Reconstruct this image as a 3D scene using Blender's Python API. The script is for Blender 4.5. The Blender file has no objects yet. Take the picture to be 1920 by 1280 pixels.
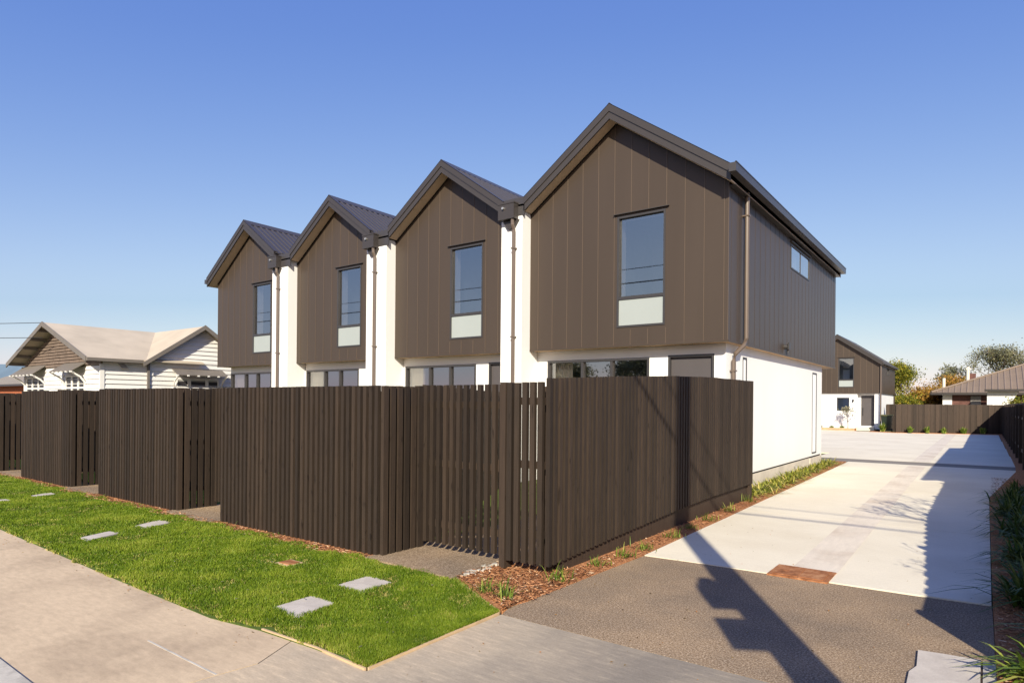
import bpy, math, random
import numpy as np
from mathutils import Vector, Matrix
random.seed(7); RNG = np.random.default_rng(7)
SC = bpy.context.scene
COL = SC.collection

# ------------------------------------------------------------------ helpers
class MB:
    """collects faces (world coordinates) and links them as ONE mesh object"""
    def __init__(s): s.v=[]; s.f=[]; s.m=[]; s.r=[]
    def face(s, pts, m=0, r=None):
        n=len(s.v); s.v.extend([tuple(p) for p in pts]); s.f.append(tuple(range(n,n+len(pts)))); s.m.append(m); s.r.append(random.random() if r is None else r)
    def box(s, x0,x1,y0,y1,z0,z1, m=0, r=None):
        s.hexa([(x0,y0,z0),(x1,y0,z0),(x1,y1,z0),(x0,y1,z0),(x0,y0,z1),(x1,y0,z1),(x1,y1,z1),(x0,y1,z1)], m, r)
    def hexa(s, p, m=0, r=None):
        r = random.random() if r is None else r
        n=len(s.v); s.v.extend([tuple(q) for q in p])
        for f in ((0,3,2,1),(4,5,6,7),(0,1,5,4),(1,2,6,5),(2,3,7,6),(3,0,4,7)):
            s.f.append(tuple(n+i for i in f)); s.m.append(m); s.r.append(r)
    def obox(s, c, ux, uy, hx, hy, z0, z1, m=0, r=None):
        """upright box centred at c (x,y), axes ux, uy, half sizes hx, hy; z1 may be a pair"""
        ux=Vector((ux[0],ux[1])).normalized(); uy=Vector((uy[0],uy[1])).normalized(); c=Vector((c[0],c[1]))
        q=[c-ux*hx-uy*hy, c+ux*hx-uy*hy, c+ux*hx+uy*hy, c-ux*hx+uy*hy]
        s.hexa([(a.x,a.y,z0) for a in q]+[(a.x,a.y,z1) for a in q], m, r)
    def prism(s, poly, d, m=0, r=None):
        """extrude a 3D polygon by vector d"""
        r = random.random() if r is None else r
        d=Vector(d); a=[Vector(p) for p in poly]; b=[p+d for p in a]; k=len(a); n=len(s.v)
        s.v.extend([tuple(p) for p in a+b])
        s.f.append(tuple(n+i for i in range(k))); s.f.append(tuple(n+k+i for i in reversed(range(k))))
        s.m+= [m,m]; s.r+=[r,r]
        for i in range(k):
            j=(i+1)%k; s.f.append((n+i,n+k+i,n+k+j,n+j)); s.m.append(m); s.r.append(r)
    def tube(s, pts, rad, n=8, m=0, cap=True):
        pts=[Vector(p) for p in pts]
        if not isinstance(rad,(list,tuple)): rad=[rad]*len(pts)
        rings=[]; rr=random.random()
        for i,p in enumerate(pts):
            t=(pts[min(i+1,len(pts)-1)]-pts[max(i-1,0)]).normalized()
            a=Vector((0,0,1)) if abs(t.z)<.9 else Vector((1,0,0))
            u=t.cross(a).normalized(); w=t.cross(u)
            b=len(s.v)
            for k in range(n):
                an=2*math.pi*k/n; s.v.append(tuple(p+(u*math.cos(an)+w*math.sin(an))*rad[i]))
            rings.append(b)
        for a,b in zip(rings,rings[1:]):
            for k in range(n):
                j=(k+1)%n; s.f.append((a+k,a+j,b+j,b+k)); s.m.append(m); s.r.append(rr)
        if cap:
            s.f.append(tuple(rings[0]+k for k in range(n))); s.m.append(m); s.r.append(rr)
            s.f.append(tuple(rings[-1]+k for k in reversed(range(n)))); s.m.append(m); s.r.append(rr)
    def build(s, name, mats, parent=None, smooth=False, loc=None):
        if not isinstance(mats,(list,tuple)): mats=[mats]
        root=parent
        while root is not None and root.parent is not None: root=root.parent
        o=Vector(root.location) if root is not None else Vector(loc if loc else (0,0,0))
        me=bpy.data.meshes.new(name)
        v=np.array(s.v,dtype=float)-np.array(o)
        me.from_pydata(v.tolist(),[],s.f)
        for mt in mats: me.materials.append(mt)
        me.polygons.foreach_set('material_index', s.m)
        a=me.attributes.new('rv','FLOAT','FACE'); a.data.foreach_set('value', s.r)
        if smooth: me.polygons.foreach_set('use_smooth',[True]*len(s.f))
        me.update()
        ob=bpy.data.objects.new(name,me); COL.objects.link(ob)
        if parent is not None: ob.parent=parent
        else: ob.location=o
        return ob

def raw(name, v, f, rv, mats, parent=None, loc=(0,0,0)):
    """fast path: numpy verts (n,3), faces (m,k) all k-gons"""
    me=bpy.data.meshes.new(name); k=f.shape[1]
    me.vertices.add(len(v)); me.vertices.foreach_set('co',(v-np.array(loc)).astype(np.float32).ravel())
    me.loops.add(f.size); me.loops.foreach_set('vertex_index', f.astype(np.int32).ravel())
    me.polygons.add(len(f)); me.polygons.foreach_set('loop_start', np.arange(0,f.size,k,dtype=np.int32))
    me.polygons.foreach_set('loop_total', np.full(len(f),k,dtype=np.int32))
    me.materials.append(mats); a=me.attributes.new('rv','FLOAT','FACE'); a.data.foreach_set('value', rv.astype(np.float32))
    me.update(calc_edges=True); me.validate()
    ob=bpy.data.objects.new(name,me); COL.objects.link(ob)
    if parent is not None: ob.parent=parent
    else: ob.location=loc
    return ob

def tag(o,label,cat,group=None,kind=None):
    o['label']=label; o['category']=cat
    if group: o['group']=group
    if kind: o['kind']=kind
    return o
def thing(name,label,cat,loc,group=None):
    o=bpy.data.objects.new(name,None); COL.objects.link(o); o.location=loc; o.empty_display_size=.3
    return tag(o,label,cat,group)
def struct(o,kind='structure',label=None,cat=None):
    o['kind']=kind
    if label: o['label']=label
    if cat: o['category']=cat
    return o
def kids(o): return [c for c in bpy.data.objects if c.parent is o]
def copy_tree(o,parent=None):
    c=o.copy(); COL.objects.link(c); c.parent=parent
    for ch in kids(o): copy_tree(ch,c)
    return c

# ------------------------------------------------------------------ materials
def nt(name):
    m=bpy.data.materials.new(name); m.use_nodes=True; n=m.node_tree; n.nodes.clear()
    out=n.nodes.new('ShaderNodeOutputMaterial'); return m,n,out
def col(c): return (c[0],c[1],c[2],1)
def N(n,t,**kw):
    x=n.nodes.new(t)
    for k,v in kw.items(): setattr(x,k,v)
    return x
def ramp(n, fac, stops):
    r=N(n,'ShaderNodeValToRGB'); e=r.color_ramp.elements
    e[0].position=stops[0][0]; e[0].color=col(stops[0][1]); e[1].position=stops[-1][0]; e[1].color=col(stops[-1][1])
    for p,c in stops[1:-1]:
        q=e.new(p); q.color=col(c)
    n.links.new(fac,r.inputs[0]); return r.outputs[0]
def noise(n, scale=(1,1,1), sc=5, detail=5, rough=.55, obj=True):
    tc=N(n,'ShaderNodeTexCoord'); mp=N(n,'ShaderNodeMapping'); mp.inputs['Scale'].default_value=scale
    n.links.new(tc.outputs['Object'],mp.inputs[0]); t=N(n,'ShaderNodeTexNoise')
    t.inputs['Scale'].default_value=sc; t.inputs['Detail'].default_value=detail; t.inputs['Roughness'].default_value=rough
    n.links.new(mp.outputs[0],t.inputs['Vector']); return t.outputs['Fac']
def mix(n,fac,a,b,mode='MIX'):
    x=N(n,'ShaderNodeMix',data_type='RGBA',blend_type=mode)
    if isinstance(fac,(int,float)): x.inputs[0].default_value=fac
    else: n.links.new(fac,x.inputs[0])
    for i,c in ((6,a),(7,b)):
        if isinstance(c,(tuple,list)): x.inputs[i].default_value=col(c)
        else: n.links.new(c,x.inputs[i])
    return x.outputs[2]
def attr(n): return N(n,'ShaderNodeAttribute',attribute_name='rv').outputs['Fac']
def bsdf(n,out,c,rough=.8,bump=None,bstr=.3,bdist=.01,metal=0,spec=.5):
    b=N(n,'ShaderNodeBsdfPrincipled'); b.inputs['Roughness'].default_value=rough; b.inputs['Metallic'].default_value=metal
    b.inputs['Specular IOR Level'].default_value=spec
    if isinstance(c,(tuple,list)): b.inputs['Base Color'].default_value=col(c)
    else: n.links.new(c,b.inputs['Base Color'])
    if bump is not None:
        bp=N(n,'ShaderNodeBump'); bp.inputs['Strength'].default_value=bstr; bp.inputs['Distance'].default_value=bdist
        n.links.new(bump,bp.inputs['Height']); n.links.new(bp.outputs[0],b.inputs['Normal'])
    n.links.new(b.outputs[0],out.inputs[0]); return b
def mat(name,c,var=.12,sc=3,rough=.7,scale=(1,1,1),bstr=.15,fine=None,spec=.4,metal=0,rvmix=0):
    """plain surface whose colour drifts by +-var with noise"""
    m,n,out=nt(name); c=np.array(c)
    f=noise(n,scale,sc,6)
    a=ramp(n,f,[(.3,tuple(c*(1-var))),(.7,tuple(np.minimum(c*(1+var),1)))])
    if rvmix:
        a=mix(n,rvmix,a,ramp(n,attr(n),[(0,tuple(c*.55)),(.5,tuple(c)),(1,tuple(np.minimum(c*1.5,1)))]))
    g=noise(n,scale,fine or sc*12,4)
    bsdf(n,out,a,rough,g,bstr,.004,metal,spec); return m
def soil(name,stops,sc,rough=.95,bstr=.6,sc2=None,dist=.01,big=None,spec=.25):
    m,n,out=nt(name); f=noise(n,(1,1,1),sc,6,.7); c=ramp(n,f,stops)
    if big:
        g=noise(n,big[0],big[1],4,.6); c=mix(n,1,c,ramp(n,g,[(.35,big[2]),(.65,big[3])]),'MULTIPLY')
    h=noise(n,(1,1,1),sc2 or sc,3,.6); bsdf(n,out,c,rough,h,bstr,dist,0,spec); return m
def leafmat(name,stops,trans=.35,rough=.5):
    m,n,out=nt(name); c=ramp(n,attr(n),stops)
    b=N(n,'ShaderNodeBsdfPrincipled'); b.inputs['Roughness'].default_value=rough; b.inputs['Specular IOR Level'].default_value=.25
    n.links.new(c,b.inputs['Base Color']); t=N(n,'ShaderNodeBsdfTranslucent'); n.links.new(c,t.inputs[0])
    x=N(n,'ShaderNodeMixShader'); x.inputs[0].default_value=trans
    n.links.new(b.outputs[0],x.inputs[1]); n.links.new(t.outputs[0],x.inputs[2]); n.links.new(x.outputs[0],out.inputs[0]); return m

M={}
M['clad']=mat('brown_cladding',(.060,.0445,.0350),.09,.6,.40,(2,2,.2),.03,30,.28,rvmix=.08)
M['seam']=mat('cladding_joint',(.105,.076,.056),.05,2,.4)
M['white']=mat('white_render',(.785,.775,.775),.035,.8,.75,(1,1,.4),.10,60,.3)
M['bouncesoffit']=mat('bounce_tinted_soffit',(.62,.41,.235),.04,1,.7,bstr=.04)  # warm bounce glow under the overhang is put into this colour
M['brownsoffit']=mat('brown_soffit',(.66,.50,.36),.06,2,.6,bstr=.05)
M['roof']=mat('charcoal_roofing',(.048,.043,.045),.08,.8,.38,(1,1,1),.03,30,.5)
M['fascia']=mat('brown_fascia',(.044,.037,.035),.06,1,.4,bstr=.03,spec=.5)
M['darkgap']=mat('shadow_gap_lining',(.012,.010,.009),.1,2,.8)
M['pipe']=mat('brown_downpipe',(.12,.088,.07),.05,2,.35,bstr=.02,spec=.6)
M['frame']=mat('dark_joinery',(.045,.042,.045),.05,2,.4,bstr=.02)
M['doorgrey']=mat('grey_door',(.085,.075,.078),.05,2,.45,bstr=.02)
M['frost']=mat('frosted_glass',(.335,.365,.36),.03,1,.25,bstr=.01,spec=.6)
M['reveal']=mat('white_reveal',(.88,.88,.88),.03,2,.6)
M['room']=mat('sky_tinted_room',(.20,.25,.32),.2,1.5,.8)  # pale blue of sky reflected in the panes is put into this lining
M['curtain']=mat('cream_curtain',(.75,.68,.56),.08,6,.9,(6,6,.2),.3,10)
M['concfoot']=mat('foundation_concrete',(.56,.50,.43),.12,3,.9,bstr=.3,fine=25)
M['galv']=mat('galvanised_steel',(.45,.45,.45),.1,4,.4,metal=.6)
M['rusty']=soil('rusty_iron',[(.3,(.13,.045,.018)),(.5,(.32,.13,.055)),(.75,(.5,.27,.14))],9,.85,.5,60,.003)
M['timber']=mat('pale_timber',(.52,.37,.22),.2,4,.8,(1,1,1),.3,40)
M['plastic']=mat('dark_green_plastic',(.012,.02,.014),.1,3,.4)
M['lid']=mat('olive_bin_lid',(.09,.085,.02),.1,3,.45)
M['steelpipe']=mat('white_flue',(.7,.64,.55),.05,3,.5)
M['brick']=None
# stained timber slats: tone changes slat by slat, grain along the length
def wood(name,c,rvs=(.70,1.0,1.38)):
    m,n,out=nt(name); c=np.array(c)
    g=noise(n,(26,26,1.3),2.2,6,.65)
    a=ramp(n,g,[(.28,tuple(c*.78)),(.5,tuple(c)),(.72,tuple(c*1.32))])
    b=ramp(n,attr(n),[(0,(rvs[0],)*3),(.5,(rvs[1],rvs[1],rvs[1]*.99)),(1,(rvs[2],rvs[2]*.985,rvs[2]*.96))])
    x=mix(n,1,a,b,'MULTIPLY')
    k=noise(n,(9,9,2.4),2.6,3,.5)
    x=mix(n,1,x,ramp(n,k,[(.27,(.45,.42,.4)),(.36,(1,1,1)),(.9,(1.12,1.1,1.06))]),'MULTIPLY')
    bsdf(n,out,x,.72,noise(n,(60,60,2),3,4),.25,.003,0,.3); return m
M['slat']=wood('dark_stained_slats',(.0300,.0205,.0150))
M['paling']=wood('dark_stained_palings',(.042,.028,.0205),(.65,1,1.4))
M['bark']=soil('bark',[(.3,(.05,.035,.025)),(.7,(.16,.12,.09))],14,.95,.8,30)
M['pole']=mat('weathered_concrete_pole',(.3,.28,.25),.15,3,.9)
M['cable']=mat('black_cable',(.02,.02,.02),.1,3,.6)
# ground surfaces
M['asphalt']=soil('brown_asphalt',[(.30,(.115,.078,.045)),(.5,(.295,.207,.132)),(.68,(.60,.47,.34))],80,.95,.9,110,.006,((1,1,1),.9,(.72,.74,.78),(1.08,1.06,1.02)))
M['road']=soil('road_asphalt',[(.3,(.05,.05,.048)),(.6,(.12,.115,.11)),(.75,(.2,.19,.18))],90,.95,.9,110,.006)
M['mulch']=soil('bark_mulch',[(.30,(.10,.042,.02)),(.45,(.38,.155,.065)),(.6,(.55,.26,.12)),(.78,(.7,.43,.25))],42,.98,1.0,50,.03)
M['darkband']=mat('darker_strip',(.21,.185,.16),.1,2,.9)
def concrete(name,base,stain,s1,streak=(1,1,1),spk=.06,rough=.85):
    m,n,out=nt(name); b=np.array(base); s=np.array(stain)
    f=noise(n,(1,1,1),s1,7,.62); c=ramp(n,f,[(.36,tuple(s)),(.52,tuple(b)),(.75,tuple(np.minimum(b*1.09,1)))])
    g=noise(n,streak,6,5,.6); c=mix(n,1,c,ramp(n,g,[(.3,(1-spk,)*3),(.7,(1+spk,)*3)]),'MULTIPLY')
    h=noise(n,(1,1,1),70,3,.7); c=mix(n,1,c,ramp(n,h,[(.3,(.93,.93,.93)),(.7,(1.05,1.05,1.05))]),'MULTIPLY')
    bsdf(n,out,c,rough,h,.25,.003,0,.3); return m
M['slab']=concrete('new_concrete',(.73,.66,.53),(.68,.605,.475),.55,(.6,9,1),.03)
M['strip']=concrete('stained_channel',(.68,.60,.50),(.60,.505,.405),1.2,(3,.5,1),.06)
M['foot']=concrete('old_footpath',(.56,.43,.29),(.43,.325,.22),.9,(1.5,4,1),.11)
def crossing_mat():
    m,n,out=nt('old_crossing')
    tc=N(n,'ShaderNodeTexCoord'); sx=N(n,'ShaderNodeSeparateXYZ'); n.links.new(tc.outputs['Object'],sx.inputs[0])
    mr=N(n,'ShaderNodeMapRange'); mr.inputs[1].default_value=-3.4; mr.inputs[2].default_value=-1.7; n.links.new(sx.outputs[0],mr.inputs[0])
    f=noise(n,(1,1,1),1.3,7,.66); ad=N(n,'ShaderNodeMath',operation='MULTIPLY_ADD'); n.links.new(f,ad.inputs[0]); ad.inputs[1].default_value=1.7; ad.inputs[2].default_value=-.85
    a2=N(n,'ShaderNodeMath',operation='ADD',use_clamp=True); n.links.new(ad.outputs[0],a2.inputs[0]); n.links.new(mr.outputs[0],a2.inputs[1])
    c=ramp(n,a2.outputs[0],[(0,(.53,.42,.295)),(.45,(.42,.345,.255)),(1,(.25,.213,.172))])
    g=noise(n,(1.2,6,1),5,6,.7); c=mix(n,1,c,ramp(n,g,[(.3,(.82,.82,.82)),(.55,(1,1,1)),(.7,(1.25,1.23,1.18))]),'MULTIPLY')
    h=noise(n,(1,1,1),70,3,.7); c=mix(n,1,c,ramp(n,h,[(.3,(.9,.9,.9)),(.7,(1.08,1.08,1.08))]),'MULTIPLY')
    bsdf(n,out,c,.85,h,.25,.003,0,.3); return m
M['cross']=crossing_mat()
M['kerb']=concrete('kerb_stone',(.5,.46,.40),(.32,.29,.25),4,(2,2,1),.1)
M['paver']=concrete('concrete_paver',(.52,.465,.41),(.44,.39,.345),3,(3,3,1),.04)
M['lawnbase']=soil('lawn_soil',[(.3,(.045,.075,.012)),(.55,(.085,.125,.018)),(.75,(.16,.17,.04))],11,1,.6,30,.02)
M['earth']=soil('far_ground',[(.3,(.06,.07,.025)),(.7,(.14,.13,.06))],.6,1,.3)
M['grass']=leafmat('grass_blade',[(0,(.06,.115,.008)),(.45,(.155,.235,.014)),(.8,(.275,.35,.03)),(.9,(.42,.40,.09)),(1,(.62,.48,.20))],.35)
M['tuft']=leafmat('strappy_leaf',[(0,(.05,.10,.012)),(.6,(.17,.25,.03)),(1,(.42,.42,.10))],.3)
M['wallplant']=leafmat('yellow_green_strappy_leaf',[(0,(.09,.12,.015)),(.5,(.27,.30,.04)),(.85,(.50,.45,.09)),(1,(.62,.48,.2))],.3)
M['tuftshaded']=leafmat('shaded_strappy_leaf',[(0,(.03,.06,.012)),(.6,(.075,.13,.025)),(1,(.22,.25,.07))],.3)  # darker copy of the strappy leaf, with the fence shade in its colour
M['treeg']=leafmat('yellow_green_leaf',[(0,(.035,.06,.01)),(.45,(.15,.17,.02)),(.8,(.36,.30,.03)),(1,(.55,.40,.05))],.3)
M['treeo']=leafmat('autumn_leaf',[(0,(.12,.07,.015)),(.5,(.38,.24,.04)),(1,(.62,.26,.08))],.35)
M['treed']=leafmat('grey_green_leaf',[(0,(.09,.085,.065)),(.5,(.19,.19,.11)),(.85,(.32,.30,.12)),(1,(.38,.31,.27))],.3)
M['treed2']=leafmat('pale_twig_leaf',[(0,(.12,.11,.08)),(.5,(.26,.25,.15)),(1,(.4,.34,.22))],.3)
M['hill']=mat('haze_blue_hill',(.10,.15,.21),.15,.004,1)  # blue air haze is put into the hill colour
M['villaroof']=mat('weathered_pale_roof',(.46,.39,.305),.12,.9,.8,(1,1,1),.1,20)
M['villawhite']=mat('white_weatherboard',(.72,.70,.68),.04,1,.6,(1,1,1),.05)
M['shingle']=mat('brown_shingles',(.17,.125,.10),.18,3,.9,(1,1,1),.4,20,rvmix=.25)
M['villatrim']=mat('grey_brown_trim',(.16,.14,.125),.08,2,.6)
M['greyroof']=mat('grey_metal_roof',(.25,.225,.21),.06,.5,.5)
M['brownroof']=mat('brown_tile_roof',(.20,.15,.115),.10,.6,.7,rvmix=.25)
M['brickred']=mat('red_brick',(.13,.06,.05),.25,6,.9)
M['brickorange']=mat('orange_brick',(.33,.10,.045),.2,6,.9)
# window glass: clear pane with a sky-catching surface
m,n,out=nt('window_glass'); g=N(n,'ShaderNodeBsdfGlossy'); g.inputs[0].default_value=(.95,.95,.93,1); g.inputs[1].default_value=.015
t=N(n,'ShaderNodeBsdfTransparent'); t.inputs[0].default_value=(.98,.99,1,1)
fr=N(n,'ShaderNodeLayerWeight'); fr.inputs[0].default_value=.36
mr=N(n,'ShaderNodeMapRange'); mr.inputs[2].default_value=.5; mr.inputs[3].default_value=.27; mr.inputs[4].default_value=.95
n.links.new(fr.outputs['Fresnel'],mr.inputs[0])
x=N(n,'ShaderNodeMixShader'); n.links.new(mr.outputs[0],x.inputs[0]); n.links.new(t.outputs[0],x.inputs[1]); n.links.new(g.outputs[0],x.inputs[2]); n.links.new(x.outputs[0],out.inputs[0])
M['glass']=m

# ------------------------------------------------------------------ camera, sun, sky
F,YAW,ROLL,CY=1194.74,.6406,.0087,755.53
c_,s_=math.cos(YAW),math.sin(YAW)
A=np.array([[c_,s_,0],[0,0,-1],[-s_,c_,0]]); cr,sr=math.cos(ROLL),math.sin(ROLL)
R3=np.array([[cr,-sr,0],[sr,cr,0],[0,0,1]])@A
cam=bpy.data.cameras.new('camera'); co=bpy.data.objects.new('camera',cam); COL.objects.link(co); SC.camera=co
cam.sensor_width=36; cam.lens=36*F/1920; cam.shift_y=(CY-640)/1920; cam.clip_end=15000; cam.clip_start=.05
r,d,f=R3
co.matrix_world=Matrix(((r[0],-d[0],-f[0],0),(r[1],-d[1],-f[1],0),(r[2],-d[2],-f[2],1.6),(0,0,0,1)))
SUN=Vector((.597,-1,.655)).normalized()
EL=math.asin(SUN.z); AZ=math.atan2(SUN.x,SUN.y)
sl=bpy.data.lights.new('sun','SUN'); sl.energy=5.0; sl.angle=math.radians(.53); sl.color=(1,.92,.735)
so=bpy.data.objects.new('sun',sl); COL.objects.link(so); so.rotation_euler=SUN.to_track_quat('Z','Y').to_euler(); so.location=(5,-5,12)
w=bpy.data.worlds.new('World'); SC.world=w; w.use_nodes=True; wn=w.node_tree; wn.nodes.clear()
sk=N(wn,'ShaderNodeTexSky',sky_type='NISHITA'); sk.sun_disc=False; sk.sun_elevation=EL; sk.sun_rotation=AZ
sk.air_density=1.0; sk.dust_density=.5; sk.ozone_density=6; sk.altitude=20
bg=N(wn,'ShaderNodeBackground'); bg.inputs[1].default_value=.12; wo=N(wn,'ShaderNodeOutputWorld')
# grade the sky: softer step from zenith blue to the horizon
sp=N(wn,'ShaderNodeSeparateColor'); cb=N(wn,'ShaderNodeCombineColor'); wn.links.new(sk.outputs[0],sp.inputs[0])
for i,(g,a) in enumerate(((.98,1.10),(.81,1.09),(.28,2.80))):
    p=N(wn,'ShaderNodeMath',operation='POWER'); p.inputs[1].default_value=g; q=N(wn,'ShaderNodeMath',operation='MULTIPLY'); q.inputs[1].default_value=a
    wn.links.new(sp.outputs[i],p.inputs[0]); wn.links.new(p.outputs[0],q.inputs[0]); wn.links.new(q.outputs[0],cb.inputs[i])
mr_=N(wn,'ShaderNodeMapRange'); mr_.inputs[1].default_value=.88; mr_.inputs[2].default_value=2.75; wn.links.new(cb.outputs[0] if 0 else q.outputs[0],mr_.inputs[0])
def M_(op,a,b):
    x=N(wn,'ShaderNodeMath',operation=op)
    for i,v in enumerate((a,b)):
        if isinstance(v,(int,float)): x.inputs[i].default_value=v
        else: wn.links.new(v,x.inputs[i])
    return x.outputs[0]
s2=N(wn,'ShaderNodeSeparateColor'); wn.links.new(cb.outputs[0],s2.inputs[0]); wn.links.new(s2.outputs[0],mr_.inputs[0])
t_=mr_.outputs[0]; bump_=M_('MULTIPLY',M_('MULTIPLY',t_,M_('SUBTRACT',1,t_)),4)
c2=N(wn,'ShaderNodeCombineColor')
for i,k in enumerate((.19,.10,.05)): wn.links.new(M_('MULTIPLY',s2.outputs[i],M_('ADD',1,M_('MULTIPLY',bump_,k))),c2.inputs[i])
wn.links.new(c2.outputs[0],bg.inputs[0]); wn.links.new(bg.outputs[0],wo.inputs[0])
SC.view_settings.view_transform='Standard'; SC.view_settings.look='None'; SC.view_settings.gamma=1; SC.view_settings.exposure=.55
SC.cycles.max_bounces=8; SC.cycles.transparent_max_bounces=12

# ------------------------------------------------------------------ ground
def sheet(name,poly,z,m,thick=0):
    b=MB()
    if thick: b.prism([(x,y,z-thick) for x,y in poly],(0,0,thick))
    else: b.face([(x,y,z) for x,y in poly])
    return struct(b.build(name,m))
sheet('ground',[(-9000,-60),(4000,-60),(4000,5000),(-9000,5000)],-.04,M['earth'])
sheet('road',[(-120,-12),(40,-12),(40,1.02),(-120,1.02)],-.03,M['road'])
sheet('footpath',[(-120,1.27),(-3.9,1.27),(-3.62,1.8),(-3.56,2.2),(-3.72,2.54),(-4.05,2.53),(-4.57,2.45),(-6.2,2.46),(-9.8,2.54),(-17,2.6),(-120,2.6)],0,M['foot'],.1)
sheet('vehicle_crossing',[(-3.892,1.27),(-2.93,1.26),(-2.93,1.1),(6,1.1),(6,3.86),(-.96,3.85),(-2.94,3.83),(-2.95,2.53),(-3.46,2.55),(-3.71,2.54),(-3.55,2.2),(-3.61,1.8)],.0,M['cross'],.1)
kb=MB(); kb.box(-120,-2.94,1.05,1.262,-.1,.012); struct(kb.build('kerb',M['kerb']))
sheet('driveway_apron',[(-2.94,3.837),(-.96,3.857),(.07,3.865),(.055,5.0),(.045,6.43),(-.5,6.375),(-1.5,6.33),(-2.36,6.30),(-2.9,6.25),(-2.98,4.2),(-3.0,4.02)],-.001,M['asphalt'],.08)
# concrete driveway: bays with saw cuts between them
ys=[6.30,9.9,14.0,17.3,20.55]; b=MB()
def dl(y): return -2.90-.021*(y-6.3)
def dr(y): return .04 if y<14 else .04+(y-14)*.09
for i in range(4):
    y0,y1=ys[i],ys[i+1]; g=.005
    a0=(y0+g) if i else None
    xs=[0,.33,.62,1]
    def top(t,y):
        return y+g if i else 6.26+(.18*t)+g
    for k in range(3):
        t0,t1=xs[k],xs[k+1]
        gx=.0
        P=[]
        for t,e in ((t0,0),(t1,0),(t1,1),(t0,1)):
            y=top(t,y0) if e==0 else y1-g
            P.append((dl(y)+(dr(y)-dl(y))*t,y,0.004))
        b.prism([(p[0],p[1],-.08) for p in P],(0,0,.084),0,.5)
struct(b.build('driveway',M['slab']))
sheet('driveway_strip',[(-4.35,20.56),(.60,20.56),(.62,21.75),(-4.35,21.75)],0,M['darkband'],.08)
b=MB()
for (x0,x1,y0,y1) in ((-4.3,.62,21.76,26.3),(-4.3,.6,26.31,31),(-4.3,.58,31.01,37.5),(-4.3,.55,37.51,46.6),(-14,-4.31,24.0,31),(-14,-4.31,31.01,46.2)):
    b.prism([(x0,y0,-.08),(x1,y0,-.08),(x1,y1,-.08),(x0,y1,-.08)],(0,0,.083),0,.5)
struct(b.build('parking_court',M['slab']))
def strip(name,pts,wid,z,m):
    b=MB()
    for (x0,y0),(x1,y1) in zip(pts,pts[1:]):
        b.face([(x0-wid/2,y0,z),(x0+wid/2,y0,z),(x1+wid/2,y1,z),(x1-wid/2,y1,z)])
    return struct(b.build(name,m))
strip('drainage_channel',[(-1.33,6.73),(-1.42,13),(-1.5,20.5)],.40,.008,M['strip'])
strip('drainage_channel',[(-1.52,21.8),(-1.66,46.5)],.45,.007,M['strip'])
# mulch beds
sheet('mulch_bed',[(-3.82,4.36),(-3.02,3.90),(-2.97,4.2),(-2.91,6.25),(-2.95,9),(-3.0,11),(-3.25,20.5),(-3.66,20.5),(-3.66,11.0),(-3.4,5.3),(-3.97,5.3),(-3.87,4.40)],.006,M['mulch'],.08)
sheet('mulch_bed',[(.062,4.0),(.05,6.4),(.045,14),(.58,20.0),(.63,22),(.56,46.8),(.86,46.8),(.86,3.5),(.08,3.5)],.02,M['mulch'],.08)
sheet('mulch_bed',[(-9.6,46.6),(-6.9,46.6),(-6.9,47.5),(-9.6,47.5)],.14,M['mulch'],.2)
sheet('mulch_bed',[(-5.9,45.4),(-4.4,44.75),(.75,46.7),(.8,47.3),(-4.4,45.3),(-5.9,46.6)],.03,M['mulch'],.1)
sheet('mulch_bed',[(-17.4,4.20),(-15.9,4.27),(-8.2,4.22),(-5.08,4.22),(-5.08,4.5),(-17.4,4.5)],.006,M['mulch'],.06)
# gate paths
for x0,x1 in ((-5.08,-3.85),(-9.42,-8.12),(-13.4,-12.02),(-17.3,-15.85)):
    yn=4.30
    sheet('gate_path',[(x0,yn+.02),(x1-.02,yn) ,(x1,10.9),(x0,10.9)],.02,M['asphalt'],.1)
sheet('yard_lawn',[(-24,5.1),(-3.4,5.1),(-3.7,11.2),(-24,11.2)],-.005,M['lawnbase'],.05)
sheet('lawn_soil',[(-26,2.56),(-9.8,2.52),(-6.2,2.45),(-4.57,2.44),(-4.05,2.52),(-3.46,2.55),(-2.98,2.55),(-2.98,3.84),(-3.88,4.34),(-17,4.36),(-26,4.36)],.004,M['lawnbase'],.06)

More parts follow.
